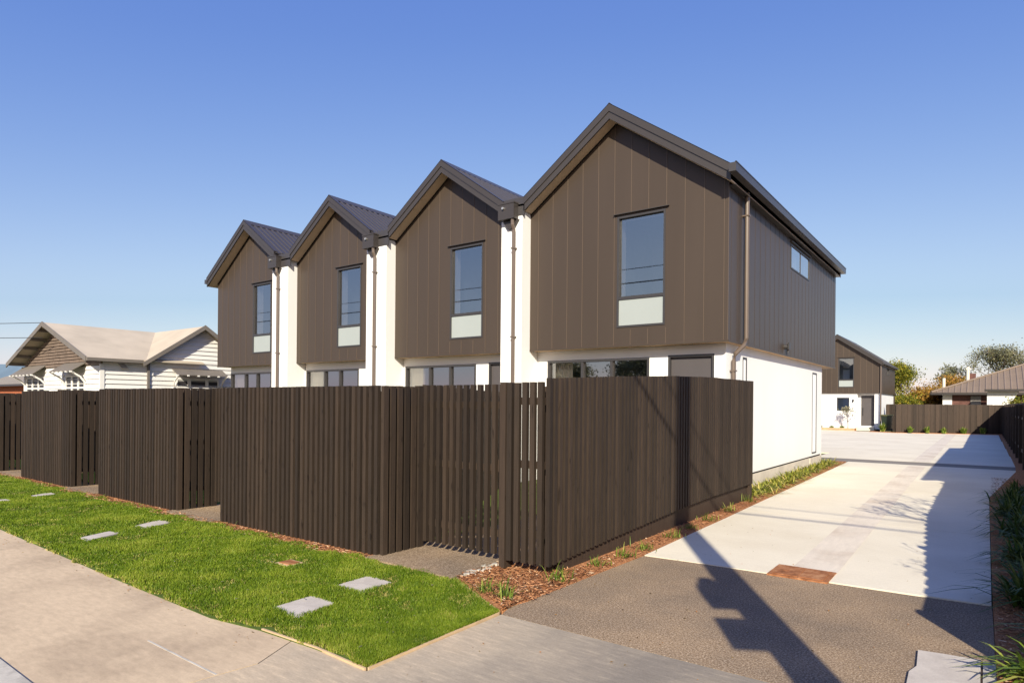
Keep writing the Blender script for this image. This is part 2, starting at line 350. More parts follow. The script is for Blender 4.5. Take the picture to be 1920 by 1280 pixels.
# grass blades: dense near the camera, thinner far away
def grass(n_total):
    P=[]
    xs=RNG.uniform(0,1,n_total); X=-2.97-15.4*xs**1.9
    Y=RNG.uniform(2.44,4.36,n_total)
    lo=np.where(X>-4.05,2.57,np.where(X>-4.57,2.57-(2.57-2.45)*(-4.05-X)/.52,np.where(X>-6.2,2.45,2.45+(-6.2-X)*.022)))
    lo=lo+.02*np.sin(X*9)+.015*np.sin(X*23)
    hi=np.where(X>-3.85,3.845+(-2.98-X)*.565,4.30+.05*np.sin(X*7)+.03*np.sin(X*19))
    ok=(Y>lo)&(Y<hi)
    for (cx,cy,hx,hy) in PAV: ok&=~((np.abs(X-cx)<hx)&(np.abs(Y-cy)<hy))
    ok&=~((np.abs(X+5.5)<.11)&(np.abs(Y-3.73)<.10)&(RNG.random(n_total)<.96))
    X,Y=X[ok],Y[ok]; n=len(X)
    # patchiness: dry yellow spots, darker clumps
    def fbm(x,y,s,seed):
        q=np.random.default_rng(seed); v=0
        for k in range(5):
            a=q.uniform(0,6.28,4); v=v+np.sin(x*s*(1+.6*k)+a[0]+1.3*np.sin(y*s*.8+a[1]))*np.sin(y*s*(1+.5*k)+a[2]+1.1*np.sin(x*s*.7+a[3]))/(1+.35*k)
        return v
    p=fbm(X,Y,2.6,3); q=fbm(X,Y,7,5)
    dist=np.hypot(X,Y)
    h=(.020+.016*RNG.random(n)+.007*p); h=np.clip(h,.008,.06)
    wdt=(.0028+.0016*RNG.random(n))*np.clip(dist/4.2,1,2.6)
    rv=np.clip(.46+.13*p+.13*q+RNG.normal(0,.19,n),0,.84)
    edge=np.minimum(Y-lo[ok],hi[ok]-Y); dry=(RNG.random(n)<np.clip(.55-edge*7,0,.5))|((q>1.35)&(p<-.1)&(RNG.random(n)<.45))|((q+.6*p<-1.25)&(RNG.random(n)<.4))|(RNG.random(n)<.05)
    rv=np.where(dry,RNG.uniform(.86,1,n),rv); h=np.where(dry,h*.7,h)
    an=RNG.uniform(0,6.283,n); le=RNG.uniform(.1,.9,n)*h; la=RNG.uniform(0,6.283,n)
    base=np.stack([X,Y,np.full(n,.004)],1); dx=np.stack([np.cos(an)*wdt,np.sin(an)*wdt,np.zeros(n)],1)
    ln=np.stack([np.cos(la)*le,np.sin(la)*le,h],1)
    v=np.empty((n,3,3)); v[:,0]=base-dx; v[:,1]=base+dx; v[:,2]=base+ln
    raw_o=raw('lawn_grass',v.reshape(-1,3),np.arange(n*3).reshape(-1,3),rv,M['grass'])
    tag(raw_o,'short green mown lawn between the footpath and the slatted fences','grass',kind='stuff')
def quadc(q): return (sum(p[0] for p in q)/4,sum(p[1] for p in q)/4)
PAVERS=[((-4.50,3.50),(-4.54,3.91),(-4.19,3.88),(-4.15,3.48),'square concrete paver in the lawn nearer the grey gate path of the closest gate'),
        ((-4.40,2.83),(-4.42,3.21),(-4.12,3.22),(-4.05,2.81),'square concrete paver in the lawn closest to the viewer, beside the footpath edging'),
        ((-8.34,2.90),(-8.49,3.28),(-8.28,3.31),(-8.08,2.88),'pale concrete paver in mid lawn, nearer the footpath of the middle pair'),
        ((-8.60,3.59),(-8.80,4.02),(-8.50,4.0),(-8.30,3.56),'pale concrete paver in mid lawn, nearer the fence of the middle pair'),
        ((-12.35,2.95),(-12.55,3.33),(-12.2,3.33),(-12.0,2.93),'pale paver at the left edge of the photo, cut off by the frame'),
        ((-12.55,3.62),(-12.8,4.02),(-12.5,4.02),(-12.25,3.60),'thin looking far paver in the lawn near the left fence return')]
PAV=[]
for a,b_,c2,d2,lab in PAVERS:
    q=[a,b_,c2,d2]; cx,cy=quadc(q); PAV.append((cx,cy,.155,.172))
    b=MB(); b.prism([(x,y,-.03) for x,y in q],(0,0,.040),0,.5)
    b.prism([(cx+(x-cx)*.96,cy+(y-cy)*.96,.010) for x,y in q],(0,0,.006),0,.5)
    tag(b.build('paver',M['paver'],loc=(cx,cy,0)),lab,'paver','concrete pavers set in the lawn')
grass(330000)
b=MB(); b.box(-5.61,-5.39,3.64,3.82,-.02,.012); o=thing('utility_cover','small brown sunken utility lid half hidden in the front lawn','cover',(-5.5,3.73,0))
b.build('frame',M['timber'],o); b=MB(); b.box(-5.58,-5.42,3.67,3.79,.012,.02); b.build('lid',M['rusty'],o)

# pale joint in the footpath
b=MB(); b.box(-4.47,-3.60,1.955,1.968,-.01,.002); struct(b.build('footpath_joint',M['kerb']))
# timber edging boards
def edging(pts,label,h=.014,w_=.014):
    b=MB(); 
    for (x0,y0),(x1,y1) in zip(pts,pts[1:]):
        d=Vector((x1-x0,y1-y0)); L=d.length; c=((x0+x1)/2,(y0+y1)/2)
        b.obox(c,d,(-d.y,d.x),L/2,w_/2,-.05,h)
    tag(b.build('timber_edging',M['timber'],loc=(pts[0][0],pts[0][1],0)),label,'edging','timber edging strips round the lawn')
edging([(-4.05,2.535),(-3.46,2.56),(-2.965,2.535)],'thin pale timber edging between the lawn front and the footpath')
edging([(-2.955,2.55),(-2.965,3.83)],'thin pale timber edging between the lawn and the dark vehicle crossing')
edging([(-2.975,3.85),(-3.86,4.33)],'thin pale timber edging between the lawn and the mulch corner')

# loose bark chips and debris
def chips(name,region,n,label,mt,size=.012,z=.012):
    v=[];f=[];rv=[]
    for i in range(n):
        x,y=region(); a=random.uniform(0,6.28); l=size*random.uniform(.6,2.2); w2=size*random.uniform(.25,.6); zz=z+random.uniform(0,.012)
        ca,sa=math.cos(a),math.sin(a); t=random.uniform(-.006,.010)
        k=len(v); v+=[(x-ca*l-sa*w2,y-sa*l+ca*w2,zz),(x+ca*l-sa*w2,y+sa*l+ca*w2,zz+t),(x+ca*l+sa*w2,y+sa*l-ca*w2,zz+t+.003),(x-ca*l+sa*w2,y-sa*l-ca*w2,zz+.003)]
        f.append((k,k+1,k+2,k+3)); rv.append(random.random())
    o=raw(name,np.array(v),np.array(f),np.array(rv),mt); tag(o,label,'mulch',kind='stuff')
M['chip']=leafmat('bark_chip',[(0,(.08,.035,.016)),(.5,(.36,.15,.065)),(.9,(.55,.28,.13)),(1,(.68,.5,.33))],.05,.9)
def reg_left():
    t=random.random()
    if t<.5:
        y=random.uniform(3.95,5.25); x0=-3.05-(5.2-y)*.0; return random.uniform(-3.0-(.85*max(0,(y-3.95))/.42 if y<4.37 else .9),-2.98),y
    y=4.2+random.random()**1.3*16; return random.uniform(-3.18-.02*(y-5),-2.95-.016*(y-6)),y
chips('bark_chips',reg_left,5200,'orange bark chips scattered along the foot of the side fence and house','%s'%'' or M['chip'],.011,.012)
chips('bark_chips',lambda:(random.uniform(.08,.8),3.9+random.random()**1.5*14),5200,'orange brown bark chips in the shaded bed beside the right boundary fence',M['chip'],.012,.026)
chips('bark_chips',lambda:(random.uniform(-17,-5.1),random.uniform(4.18,4.42)),3800,'dry bark and leaf litter along the foot of the front slatted fences',M['chip'],.012,.010)

# ------------------------------------------------------------------ strappy plants
def tuft_mesh(x,y,z,n,L,spread,wd,mt,droop=.6,seed=0):
    q=random.Random(seed); b=MB()
    for i in range(n):
        a=q.uniform(0,6.283); l=L*q.uniform(.55,1.1); sp=spread*q.uniform(.25,1.1); bx=x+q.gauss(0,.02+.04*spread); by=y+q.gauss(0,.02+.04*spread)
        ca,sa=math.cos(a),math.sin(a); rv=q.random(); seg=4; prev=None
        for k in range(seg+1):
            t=k/seg; r=sp*l*(t**1.3); h=l*(t*(1-.30*sp) - droop*sp*t**2.6)
            w2=wd*(1-t)**.6*(.6+.8*min(1,t*4)) if k<seg else .0006
            p=(bx+ca*r,by+sa*r,max(z+h,z+.008)); cur=((p[0]-sa*w2,p[1]+ca*w2,p[2]),(p[0]+sa*w2,p[1]-ca*w2,p[2]))
            if prev: b.face([prev[0],prev[1],cur[1],cur[0]],0,rv)
            prev=cur
    return b
def tuft(x,y,z,n,L,spread,wd,mt,label,group,seed,name='strappy_plant'):
    b=tuft_mesh(x,y,z,n,L,spread,wd,mt,seed=seed)
    return tag(b.build(name,mt,loc=(x,y,z)),label,'plant',group)
G1='small strappy plants in the mulch round the side fence'
lab=['sparse grassy plant in the mulch corner beside the timber edging','small strappy plant in the mulch corner nearer the path corner','yellowing strappy tuft in front of the fence corner','low spiky tuft at the near end of the fence base board','grassy tuft beside the brown asphalt apron edge',
     'small grassy tuft where asphalt meets the pale concrete','grassy tuft in the pole shadow at the fence base','tiny tuft just beyond the pole shadow on the fence','green tuft near the middle of the side fence base','bigger green tuft near the far end of the side fence base','pale grassy tuft at the far end of the base board']
pos=[(-3.38,4.17,.2),(-3.16,4.12,.26),(-3.07,4.86,.22),(-3.05,5.55,.16),(-3.0,6.0,.18),(-2.98,6.45,.16),(-3.0,7.25,.16),(-3.02,7.9,.13),(-3.05,8.6,.16),(-3.07,9.6,.2),(-3.12,10.7,.22)]
for i,((x,y,L),lb) in enumerate(zip(pos,lab)):
    tuft(x,y,.01,38,L,.8,.004,M['tuft'],lb,G1,100+i)
G2='bright green strappy plants along the white side wall'
names=['first','second','third','fourth','fifth','sixth','seventh','eighth','ninth','tenth','eleventh','twelfth','thirteenth','fourteenth','fifteenth','sixteenth','seventeenth','eighteenth']
for i in range(18):
    y=11.6+i*.46; x=-3.36-.012*i+(.07 if i%2 else -.05)
    tuft(x,y,.01,130,.27+random.uniform(-.03,.07),1.7,.0095,M['wallplant'],f'bushy yellow green strappy plant under the white side wall, {names[i]} from the slatted fence end',G2,200+i)
G3='dark strappy plants in the shaded bed by the right fence'
order=['nearest','second nearest','third nearest','fourth nearest','fifth nearest','sixth nearest','seventh nearest','eighth nearest','ninth nearest','tenth nearest','eleventh nearest','farthest']
for i in range(12):
    y=4.75+i*.86; x=.30+(.12 if i%2 else 0)+(max(0,y-13)*.045)
    tuft(x,y,.02,170,.44+random.uniform(-.05,.1),1.15,.011,M['tuft'] if i==0 else M['tuftshaded'],f'long leaved strappy plant in the right hand bed, {order[i]} to the viewer',G3,300+i)
G4='young shrubs along the far paling fence'
for i,x in enumerate((-4.85,-3.7,-2.85,-2.05,-1.1,-.2)):
    y=44.9+(x+4.4)*.43-.25
    w2=['bright green upright shrub beside the dark wheelie bin','young shrub at the left end of the far fence','young shrub second along the far fence','young shrub third along the far fence','young shrub fourth along the far fence','young shrub just left of the shadow on the far fence'][i]
    tuft(x if i else -5.2,y if i else 45.4,.03,120,(.62 if i else 1.0)*(.7+.05*(i%3)),.5,.028,M['tuft'],w2,G4,400+i,'young_shrub')
for i,x in enumerate((-9.0,-8.3,-7.7)):
    w2=['low plant at the left of the bed under the small window','low plant in the middle of the bed under the small window','low plant at the sapling foot'][i]
    tuft(x,46.95,.14,60,.28,.9,.014,M['tuft'],w2,'low plants in the far raised bed',430+i)
for i,(x,y) in enumerate(((-6.8,4.3),(-7.6,4.3),(-10.2,4.3),(-11.6,4.32),(-13.9,4.3))):
    w2=['low weedy tuft at the foot of the nearest fence bay, towards its right','low weedy tuft at the foot of the nearest fence bay, towards its left','low weedy tuft under the right half of the second fence bay','low weedy tuft at the left corner of the second fence bay','low weedy tuft under the third fence bay'][i]
    tuft(x,y,.005,26,.10,1.0,.004,M['tuft'],w2,'weedy tufts along the front fence',450+i)

# ------------------------------------------------------------------ slatted fences
def run(b,p0,p1,z0,z1,pitch=.092,w_=.048,d_=.045,jit=.002):
    """slats from p0 to p1; z0,z1 functions of t (0..1)"""
    p0=Vector(p0); p1=Vector(p1); d=p1-p0; L=d.length; n=max(1,int(round(L/pitch))); u=d.normalized(); nn=Vector((-u.y,u.x))
    for i in range(n):
        t=(i+.5)/n; c=p0+d*t+nn*random.uniform(-.002,.002)
        b.obox(c,u,nn,w_/2,d_/2,z0(t)+random.uniform(-jit,jit)*.6,z1(t)+random.uniform(-jit,jit))
def rail(b,p0,p1,off,zc,th=.045,hh=.035,dz=0):
    p0=Vector(p0); p1=Vector(p1); d=p1-p0; u=d.normalized(); nn=Vector((-u.y,u.x)); a=p0+nn*off; c=p1+nn*off
    q=[a-nn*th/2, c-nn*th/2, c+nn*th/2, a+nn*th/2]; zz=[zc,zc+dz,zc+dz,zc]
    b.hexa([(p.x,p.y,z-hh) for p,z in zip(q,zz)]+[(p.x,p.y,z+hh) for p,z in zip(q,zz)])
FG='dark slatted street fence bays'
def posts_(o,lst,m='slat'):
    for q in lst:
        b=MB(); b.box(*q); b.build('post',M[m],o)
def rails_(o,lst):
    for q in lst:
        b=MB(); rail(b,*q); b.build('rail',M['paling'],o)
def bay(xl,xr,zt,label,yf=4.475,ret=True):
    o=thing('slatted_fence',label,'fence',((xl+xr)/2,yf,0),FG)
    b=MB(); run(b,(xl,yf),(xr-.03,yf),lambda t:.012,lambda t:zt); b.build('front_slats',M['slat'],o)
    b=MB(); run(b,(xr,yf-.02),(xr,4.96),lambda t:.02,lambda t:zt,pitch=.093,w_=.066,d_=.045); b.build('return_slats',M['slat'],o)
    for z in (.30,.98,zt-.22): rails_(o,[((xl,yf),(xr-.05,yf),.05,z),((xr,yf+.06),(xr,4.96),.05,z)])
    posts_(o,[(xr-.03,xr+.035,4.965,5.05,0,zt+.01),(xl-.05,xl+.03,4.965,5.05,0,zt-.01),(xl,xl+.09,yf+.08,yf+.17,0,zt-.06),(xr-.14,xr-.05,yf+.08,yf+.17,0,zt-.06)])
    b=MB(); run(b,(xl,4.96),(xl,yf+.1),lambda t:.02,lambda t:zt,pitch=.10,w_=.052,d_=.045); b.build('return_slats',M['slat'],o)
bay(-8.13,-5.0,1.77,'nearest dark slatted fence bay, left of the gate with light showing through')
bay(-12.03,-9.33,1.775,'second dark slatted fence bay counting left from the nearest gate')
bay(-15.85,-13.28,1.755,'third dark slatted fence bay, with brown shingled gable above it')
bay(-20.4,-17.3,1.72,'leftmost dark slatted fence bay, cut off by the left frame')
# gates
def gate(x0,x1,label,root=None):
    o=thing('slatted_gate',label,'gate',(x0,5.0,0),'dark slatted gates set back between the fence bays')
    b=MB(); run(b,(x0+.02,5.0),(x1-.02,5.0),lambda t:.10,lambda t:1.785,pitch=.094); b.build('slats',M['slat'],o)
    rails_(o,[((x0+.03,5.0),(x1-.03,5.0),.045,z) for z in (.30,.95,1.58)])
    b=MB(); b.prism([(x1-.30,5.035,.92),(x1-.05,5.035,1.10),(x1-.05,5.035,1.01),(x1-.24,5.035,.88)],(0,.03,0)); b.build('brace',M['paling'],o)
    return o
g0=gate(-4.95,-3.775,'nearest slatted gate, daylight showing between its slats')
for x,lb in ((-9.28,'second slatted gate from the right, mostly hidden behind the nearest fence bay'),(-13.23,'third slatted gate from the right, a sliver beside the second fence bay'),(-17.26,'leftmost slatted gate beside the third fence bay')):
    g=copy_tree(g0); g.location=(x,5.0,0); g['label']=lb
# corner fence: short front run, long side run on a base board
o=thing('slatted_fence','dark slatted corner fence with base board, running back beside the driveway','fence',(-3.2,4.95,0))
cz0=lambda y: np.interp(y,[4.9,5.07,6.25,7.9,9.2,11.2],[.10,.10,.164,.232,.265,.272])
b=MB(); run(b,(-3.70,4.88),(-3.27,4.90),lambda t:.10,lambda t:1.79+.012*t,pitch=.086,w_=.054); b.build('front_slats',M['slat'],o)
b=MB(); run(b,(-3.235,4.875),(-3.205,11.14),lambda t:float(cz0(4.94+6.2*t)),lambda t:float(cz0(4.94+6.2*t))+1.735,pitch=.088); b.build('side_slats',M['slat'],o)
b=MB()
yy=[5.13,6.25,7.9,9.2,11.1]
for a,c in zip(yy,yy[1:]):
    b.hexa([(-3.29,a,-.02),(-3.245,a,-.02),(-3.245,c,-.02),(-3.29,c,-.02),(-3.29,a,cz0(a)+.02),(-3.245,a,cz0(a)+.02),(-3.245,c,cz0(c)+.02),(-3.29,c,cz0(c)+.02)],0,.6)
b.box(-3.262,-3.195,11.02,11.12,-.02,.27,0,.6)
b.build('base_board',M['paling'],o)
for h in (.25,.9,1.5):
    b=MB()
    for a,c in zip(yy,yy[1:]):
        b.hexa([(-3.30,a,cz0(a)+h),(-3.252,a,cz0(a)+h),(-3.252,c,cz0(c)+h),(-3.30,c,cz0(c)+h),(-3.30,a,cz0(a)+h+.07),(-3.252,a,cz0(a)+h+.07),(-3.252,c,cz0(c)+h+.07),(-3.30,c,cz0(c)+h+.07)])
    b.build('rail',M['paling'],o); rails_(o,[((-3.70,4.88),(-3.3,4.90),.05,.12+h)])
posts_(o,[(-3.39,-3.302,y-.045,y+.045,0,cz0(y)+1.66) for y in (5.1,7.0,8.9,11.0)]+[(-3.765,-3.70,4.86,5.0,0.02,1.8)],'paling')

# paling fences
def palings(b,p0,p1,z0,zt,pitch=.15,th=.02):
    p0=Vector(p0);p1=Vector(p1);d=p1-p0;L=d.length;n=int(L/pitch);u=d.normalized();nn=Vector((-u.y,u.x))
    for i in range(n):
        t=(i+.5)/n; c=p0+d*t+nn*(th*.5 if i%2 else -th*.5)
        b.obox(c,u,nn,pitch*.62,th/2,z0,(zt(t) if callable(zt) else zt)+random.uniform(-.008,.008))
def pal_fence(p0,p1,zt,label,group=None,posts=True,z0=-.02,side=1):
    o=thing('paling_fence',label,'fence',(p0[0],p0[1],0),group)
    b=MB(); palings(b,p0,p1,z0,zt); b.build('palings',M['paling'],o)
    b=MB(); d=Vector(p1)-Vector(p0); n=max(1,int(d.length/2.4)); u=d.normalized(); nn=Vector((-u.y,u.x))
    for i in range(n+1):
        c=Vector(p0)+d*(i/n)+nn*.08*side; zz=zt(i/n) if callable(zt) else zt
        b=MB(); b.obox(c,u,nn,.045,.045,0,zz-.05); b.build('post',M['paling'],o)
    for z in (.4,1.3): rails_(o,[(p0,p1,.045*side,z)])
    return o
DG='paling fences dividing the front yards'
pal_fence((-5.06,5.12),(-7.85,10.4),1.80,'divider fence of wide dark palings behind the nearest fence bay, rising above it',DG)
for x,lb in ((-11.9,'divider paling fence behind the second bay, under the white wall between the middle houses'),(-15.9,'divider paling fence behind the third bay, leading to the leftmost brown gable house')):
    pal_fence((x+.0,5.12),(x,10.4),1.80,lb,DG)
pal_fence((-20.6,5.0),(-21.6,22),1.74,'long dark paling fence between the leftmost brown gable house and the weatherboard house')
# right-hand boundary fence, top steps down towards the street
def rz(t):
    y=3.92+t*(47.2-3.92); return float(np.interp(y,[3.9,4.1,5.5,7,8.5,47.2],[1.36,1.38,1.50,1.62,1.72,1.76]))
pal_fence((.88,3.92),(.82,47.2),rz,'long dark paling boundary fence at the right, in shade beside the planted bed',side=1)
pal_fence((-4.42,45.05),(.80,47.25),1.74,'far dark paling fence across the end of the concrete court, half in shadow',side=1)
pal_fence((-5.4,49.3),(-4.2,49.3),1.75,'short dark fence piece between the far townhouse and the far paling fence',side=1)

# ------------------------------------------------------------------ walls with openings
def cols(b,P,us,zb,zt,holes,m=0,r=.5):
    """wall in columns: P(u,z)->3D, us = breaks, holes=(u0,u1,z0,z1)"""
    us=sorted(set([round(u,4) for u in us]+[round(h[0],4) for h in holes]+[round(h[1],4) for h in holes]))
    for u0,u1 in zip(us,us[1:]):
        mid=(u0+u1)/2; hs=sorted([h for h in holes if h[0]<=mid<=h[1]],key=lambda h:h[2]); lo0,lo1=zb(u0),zb(u1)
        for h in hs:
            b.face([P(u0,lo0),P(u1,lo1),P(u1,h[2]),P(u0,h[2])],m,r); lo0=lo1=h[3]
        b.face([P(u0,lo0),P(u1,lo1),P(u1,zt(u1)),P(u0,zt(u0))],m,r)
def ribs(b,P,us,zb,zt,holes,n,wd=.012,out=.008,m=1):
    """thin joint strips; n = outward normal (x,y)"""
    for u in us:
        segs=[(zb(u),zt(u))]
        for h in holes:
            if h[0]-.05<u<h[1]+.05:
                segs=[s for a,c in segs for s in ((a,h[2]-.05),(h[3]+.06,c)) if s[1]-s[0]>.05]
        for a,c in segs:
            p=[P(u-wd/2,a),P(u+wd/2,a),P(u+wd/2,c),P(u-wd/2,c)]
            b.prism([Vector(q) for q in p],(n[0]*out,n[1]*out,0),m,.5)
def box_between(b,P,u0,u1,z0,z1,d0,d1,n,m=0,r=.5):
    """box on a wall from depth d0 to d1 along outward normal n"""
    q=[]
    for z in (z0,z1):
        for u,d in ((u0,d0),(u1,d0),(u1,d1),(u0,d1)):
            p=P(u,z); q.append((p[0]+n[0]*d,p[1]+n[1]*d,p[2]))
    b.hexa(q,m,r)
def window(root,P,n,u0,u1,z0,z1,mid=None,frost=False,mulls=(),hood=True,room=1.6,fw=.035,dep=.05,curtain=None,label=None,name='window',roommat='room',sill_in=.10):
    """joinery set in a hole: frame > pane(s), reveal and room behind"""
    b=MB()
    for (a,c,e,g) in ((u0,u1,z0,z0+fw),(u0,u1,z1-fw,z1),(u0,u0+fw,z0+fw,z1-fw),(u1-fw,u1,z0+fw,z1-fw)): box_between(b,P,a,c,e,g,-.09,.012,n)
    for x in mulls: box_between(b,P,x-fw*.6,x+fw*.6,z0+fw,z1-fw,-.085,.005,n)
    if mid: box_between(b,P,u0+fw,u1-fw,mid-fw*.8,mid+fw*.8,-.085,.008,n)
    fo=b.build(name,M['frame'],root)
    if label: fo['label']=label
    if hood:
        b=MB(); box_between(b,P,u0-.07,u1+.07,z1+.036,z1+.048,-.0,.05,n); b.build('hood',M['fascia'],fo)
    zlow=mid+fw*.8 if (mid and frost) else z0+fw
    b=MB(); b.face([tuple(np.array(P(u,z))-np.array((n[0],n[1],0))*dep) for u,z in ((u0+fw,zlow),(u1-fw,zlow),(u1-fw,z1-fw),(u0+fw,z1-fw))]); b.build('pane',M['glass'],fo)
    if frost:
        b=MB(); box_between(b,P,u0+fw,u1-fw,z0+fw,mid-fw*.8,-.03,-.012,n); b.build('frosted_panel',M['frost'],fo)
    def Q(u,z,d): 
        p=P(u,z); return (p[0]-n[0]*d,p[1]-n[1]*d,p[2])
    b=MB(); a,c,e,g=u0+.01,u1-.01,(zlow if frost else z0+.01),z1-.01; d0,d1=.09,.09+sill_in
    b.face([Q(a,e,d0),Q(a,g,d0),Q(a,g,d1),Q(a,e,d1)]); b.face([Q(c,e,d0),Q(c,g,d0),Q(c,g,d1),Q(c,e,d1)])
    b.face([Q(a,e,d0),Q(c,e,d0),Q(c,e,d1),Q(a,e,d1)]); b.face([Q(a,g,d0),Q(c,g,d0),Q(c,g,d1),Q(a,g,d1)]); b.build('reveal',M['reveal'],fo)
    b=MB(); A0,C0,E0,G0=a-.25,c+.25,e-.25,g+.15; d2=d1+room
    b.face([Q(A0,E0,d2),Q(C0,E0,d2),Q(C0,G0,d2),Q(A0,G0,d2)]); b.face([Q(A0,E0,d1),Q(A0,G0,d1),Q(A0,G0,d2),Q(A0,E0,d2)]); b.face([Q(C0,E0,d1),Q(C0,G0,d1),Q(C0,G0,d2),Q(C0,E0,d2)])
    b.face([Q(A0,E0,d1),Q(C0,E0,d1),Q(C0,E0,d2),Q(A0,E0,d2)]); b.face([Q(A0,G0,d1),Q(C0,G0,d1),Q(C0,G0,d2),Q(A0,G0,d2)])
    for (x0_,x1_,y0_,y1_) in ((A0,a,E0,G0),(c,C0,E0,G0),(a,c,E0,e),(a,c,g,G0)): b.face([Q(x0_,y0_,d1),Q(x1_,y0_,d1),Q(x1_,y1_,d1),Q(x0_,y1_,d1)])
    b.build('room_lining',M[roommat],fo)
    if curtain:
        b=MB(); k=14
        for i in range(k):
            ua=curtain[0]+(curtain[1]-curtain[0])*i/k; ub=curtain[0]+(curtain[1]-curtain[0])*(i+1)/k; da=d1+.03+(.03 if i%2 else 0); db=d1+.03+(0 if i%2 else .03)
            b.face([Q(ua,z0,da),Q(ub,z0,db),Q(ub,z1-.02,db),Q(ua,z1-.02,da)])
        b.build('curtain',M['curtain'],fo)
    return fo

# roof: ribbed sheets over a chevron body
def roof(root,xr,zr,xl,xR,y0,y1,sl=.71,depth=.25,ribstep=.19,right=True,left=True,m='roof'):
    zl=zr-sl*(xr-xl); zR=zr-sl*(xR-xr)
    b=MB(); t=.035
    for (xe,ze,sg,on) in ((xl,zl,-1,left),(xR,zR,1,right)):
        k=int((y1-y0-.05)/ribstep); y=y0+.05
        b.hexa([(xr,y0,zr-t),(xe,y0,ze-t),(xe,y1,ze-t),(xr,y1,zr-t),(xr,y0,zr-.008),(xe,y0,ze-.008),(xe,y1,ze-.008),(xr,y1,zr-.008)],0,.5)
        for i in range(k):
            ya=y+i*ribstep; b.hexa([(xr,ya,zr-.008),(xe,ya,ze-.008),(xe,ya+.07,ze-.008),(xr,ya+.07,zr-.008),(xr,ya+.015,zr+.018),(xe,ya+.015,ze+.018),(xe,ya+.055,ze+.018),(xr,ya+.055,zr+.018)],0,.5)
    rf=b.build('roof',M[m],root)
    b=MB(); c=.16
    b.prism([(xr-c,y0-.012,zr-c*sl+.02),(xr,y0-.012,zr+.045),(xr+c,y0-.012,zr-c*sl+.02),(xr+c,y0-.012,zr-c*sl+.008),(xr,y0-.012,zr+.03),(xr-c,y0-.012,zr-c*sl+.008)],(0,y1-y0+.02,0),0,.5); b.build('ridge_cap',M[m],rf)
    # soffit lining under the overhang
    b=MB(); zz=.24
    for xe,ze in ((xl,zl),(xR,zR)): b.hexa([(xr,y0+.03,zr-zz),(xe,y0+.03,ze-zz),(xe,y1,ze-zz),(xr,y1,zr-zz),(xr,y0+.03,zr-zz+.02),(xe,y0+.03,ze-zz+.02),(xe,y1,ze-zz+.02),(xr,y1,zr-zz+.02)],0,.5)
    b.build('soffit',M['brownsoffit'],rf)
    # barge boards: lower board and a proud metal capping, front (and back)
    for (ya,yb,yc) in ((y0,y0+.03,y0-.018),(y1-.03,y1,y1-.012)):
        b=MB()
        b.prism([(xl,ya,zl-.25),(xr,ya,zr-.25),(xR,ya,zR-.25),(xR,ya,zR-.02),(xr,ya,zr-.02),(xl,ya,zl-.02)],(0,yb-ya,0),0,.5)
        b.prism([(xl,yc,zl-.115),(xr,yc,zr-.115),(xR,yc,zR-.115),(xR,yc,zR+.03),(xr,yc,zr+.03),(xl,yc,zl+.03)],(0,.016,0),0,.5)
        b.prism([(xl,yc,zl+.018),(xr,yc,zr+.018),(xR,yc,zR+.018),(xR,yc,zR+.032),(xr,yc,zr+.032),(xl,yc,zl+.032)],(0,.12 if ya==y0 else .016,0),0,.5)
        b.build('barge_board',M['fascia'],rf)
    return rf,zl,zR
def elbow_pipe(root,pts,r=.04,name='downpipe',brk=()):
    b=MB(); b.tube(pts,r,10)
    for (x,y,z,dx,dy) in brk: b.box(x-r-.008-(.05 if dx<0 else 0),x+r+.008+(.05 if dx>0 else 0),y-r-.006,y+r+.006+(.05 if dy else 0),z-.012,z+.012)
    return b.build(name,M['pipe'],root,smooth=False)

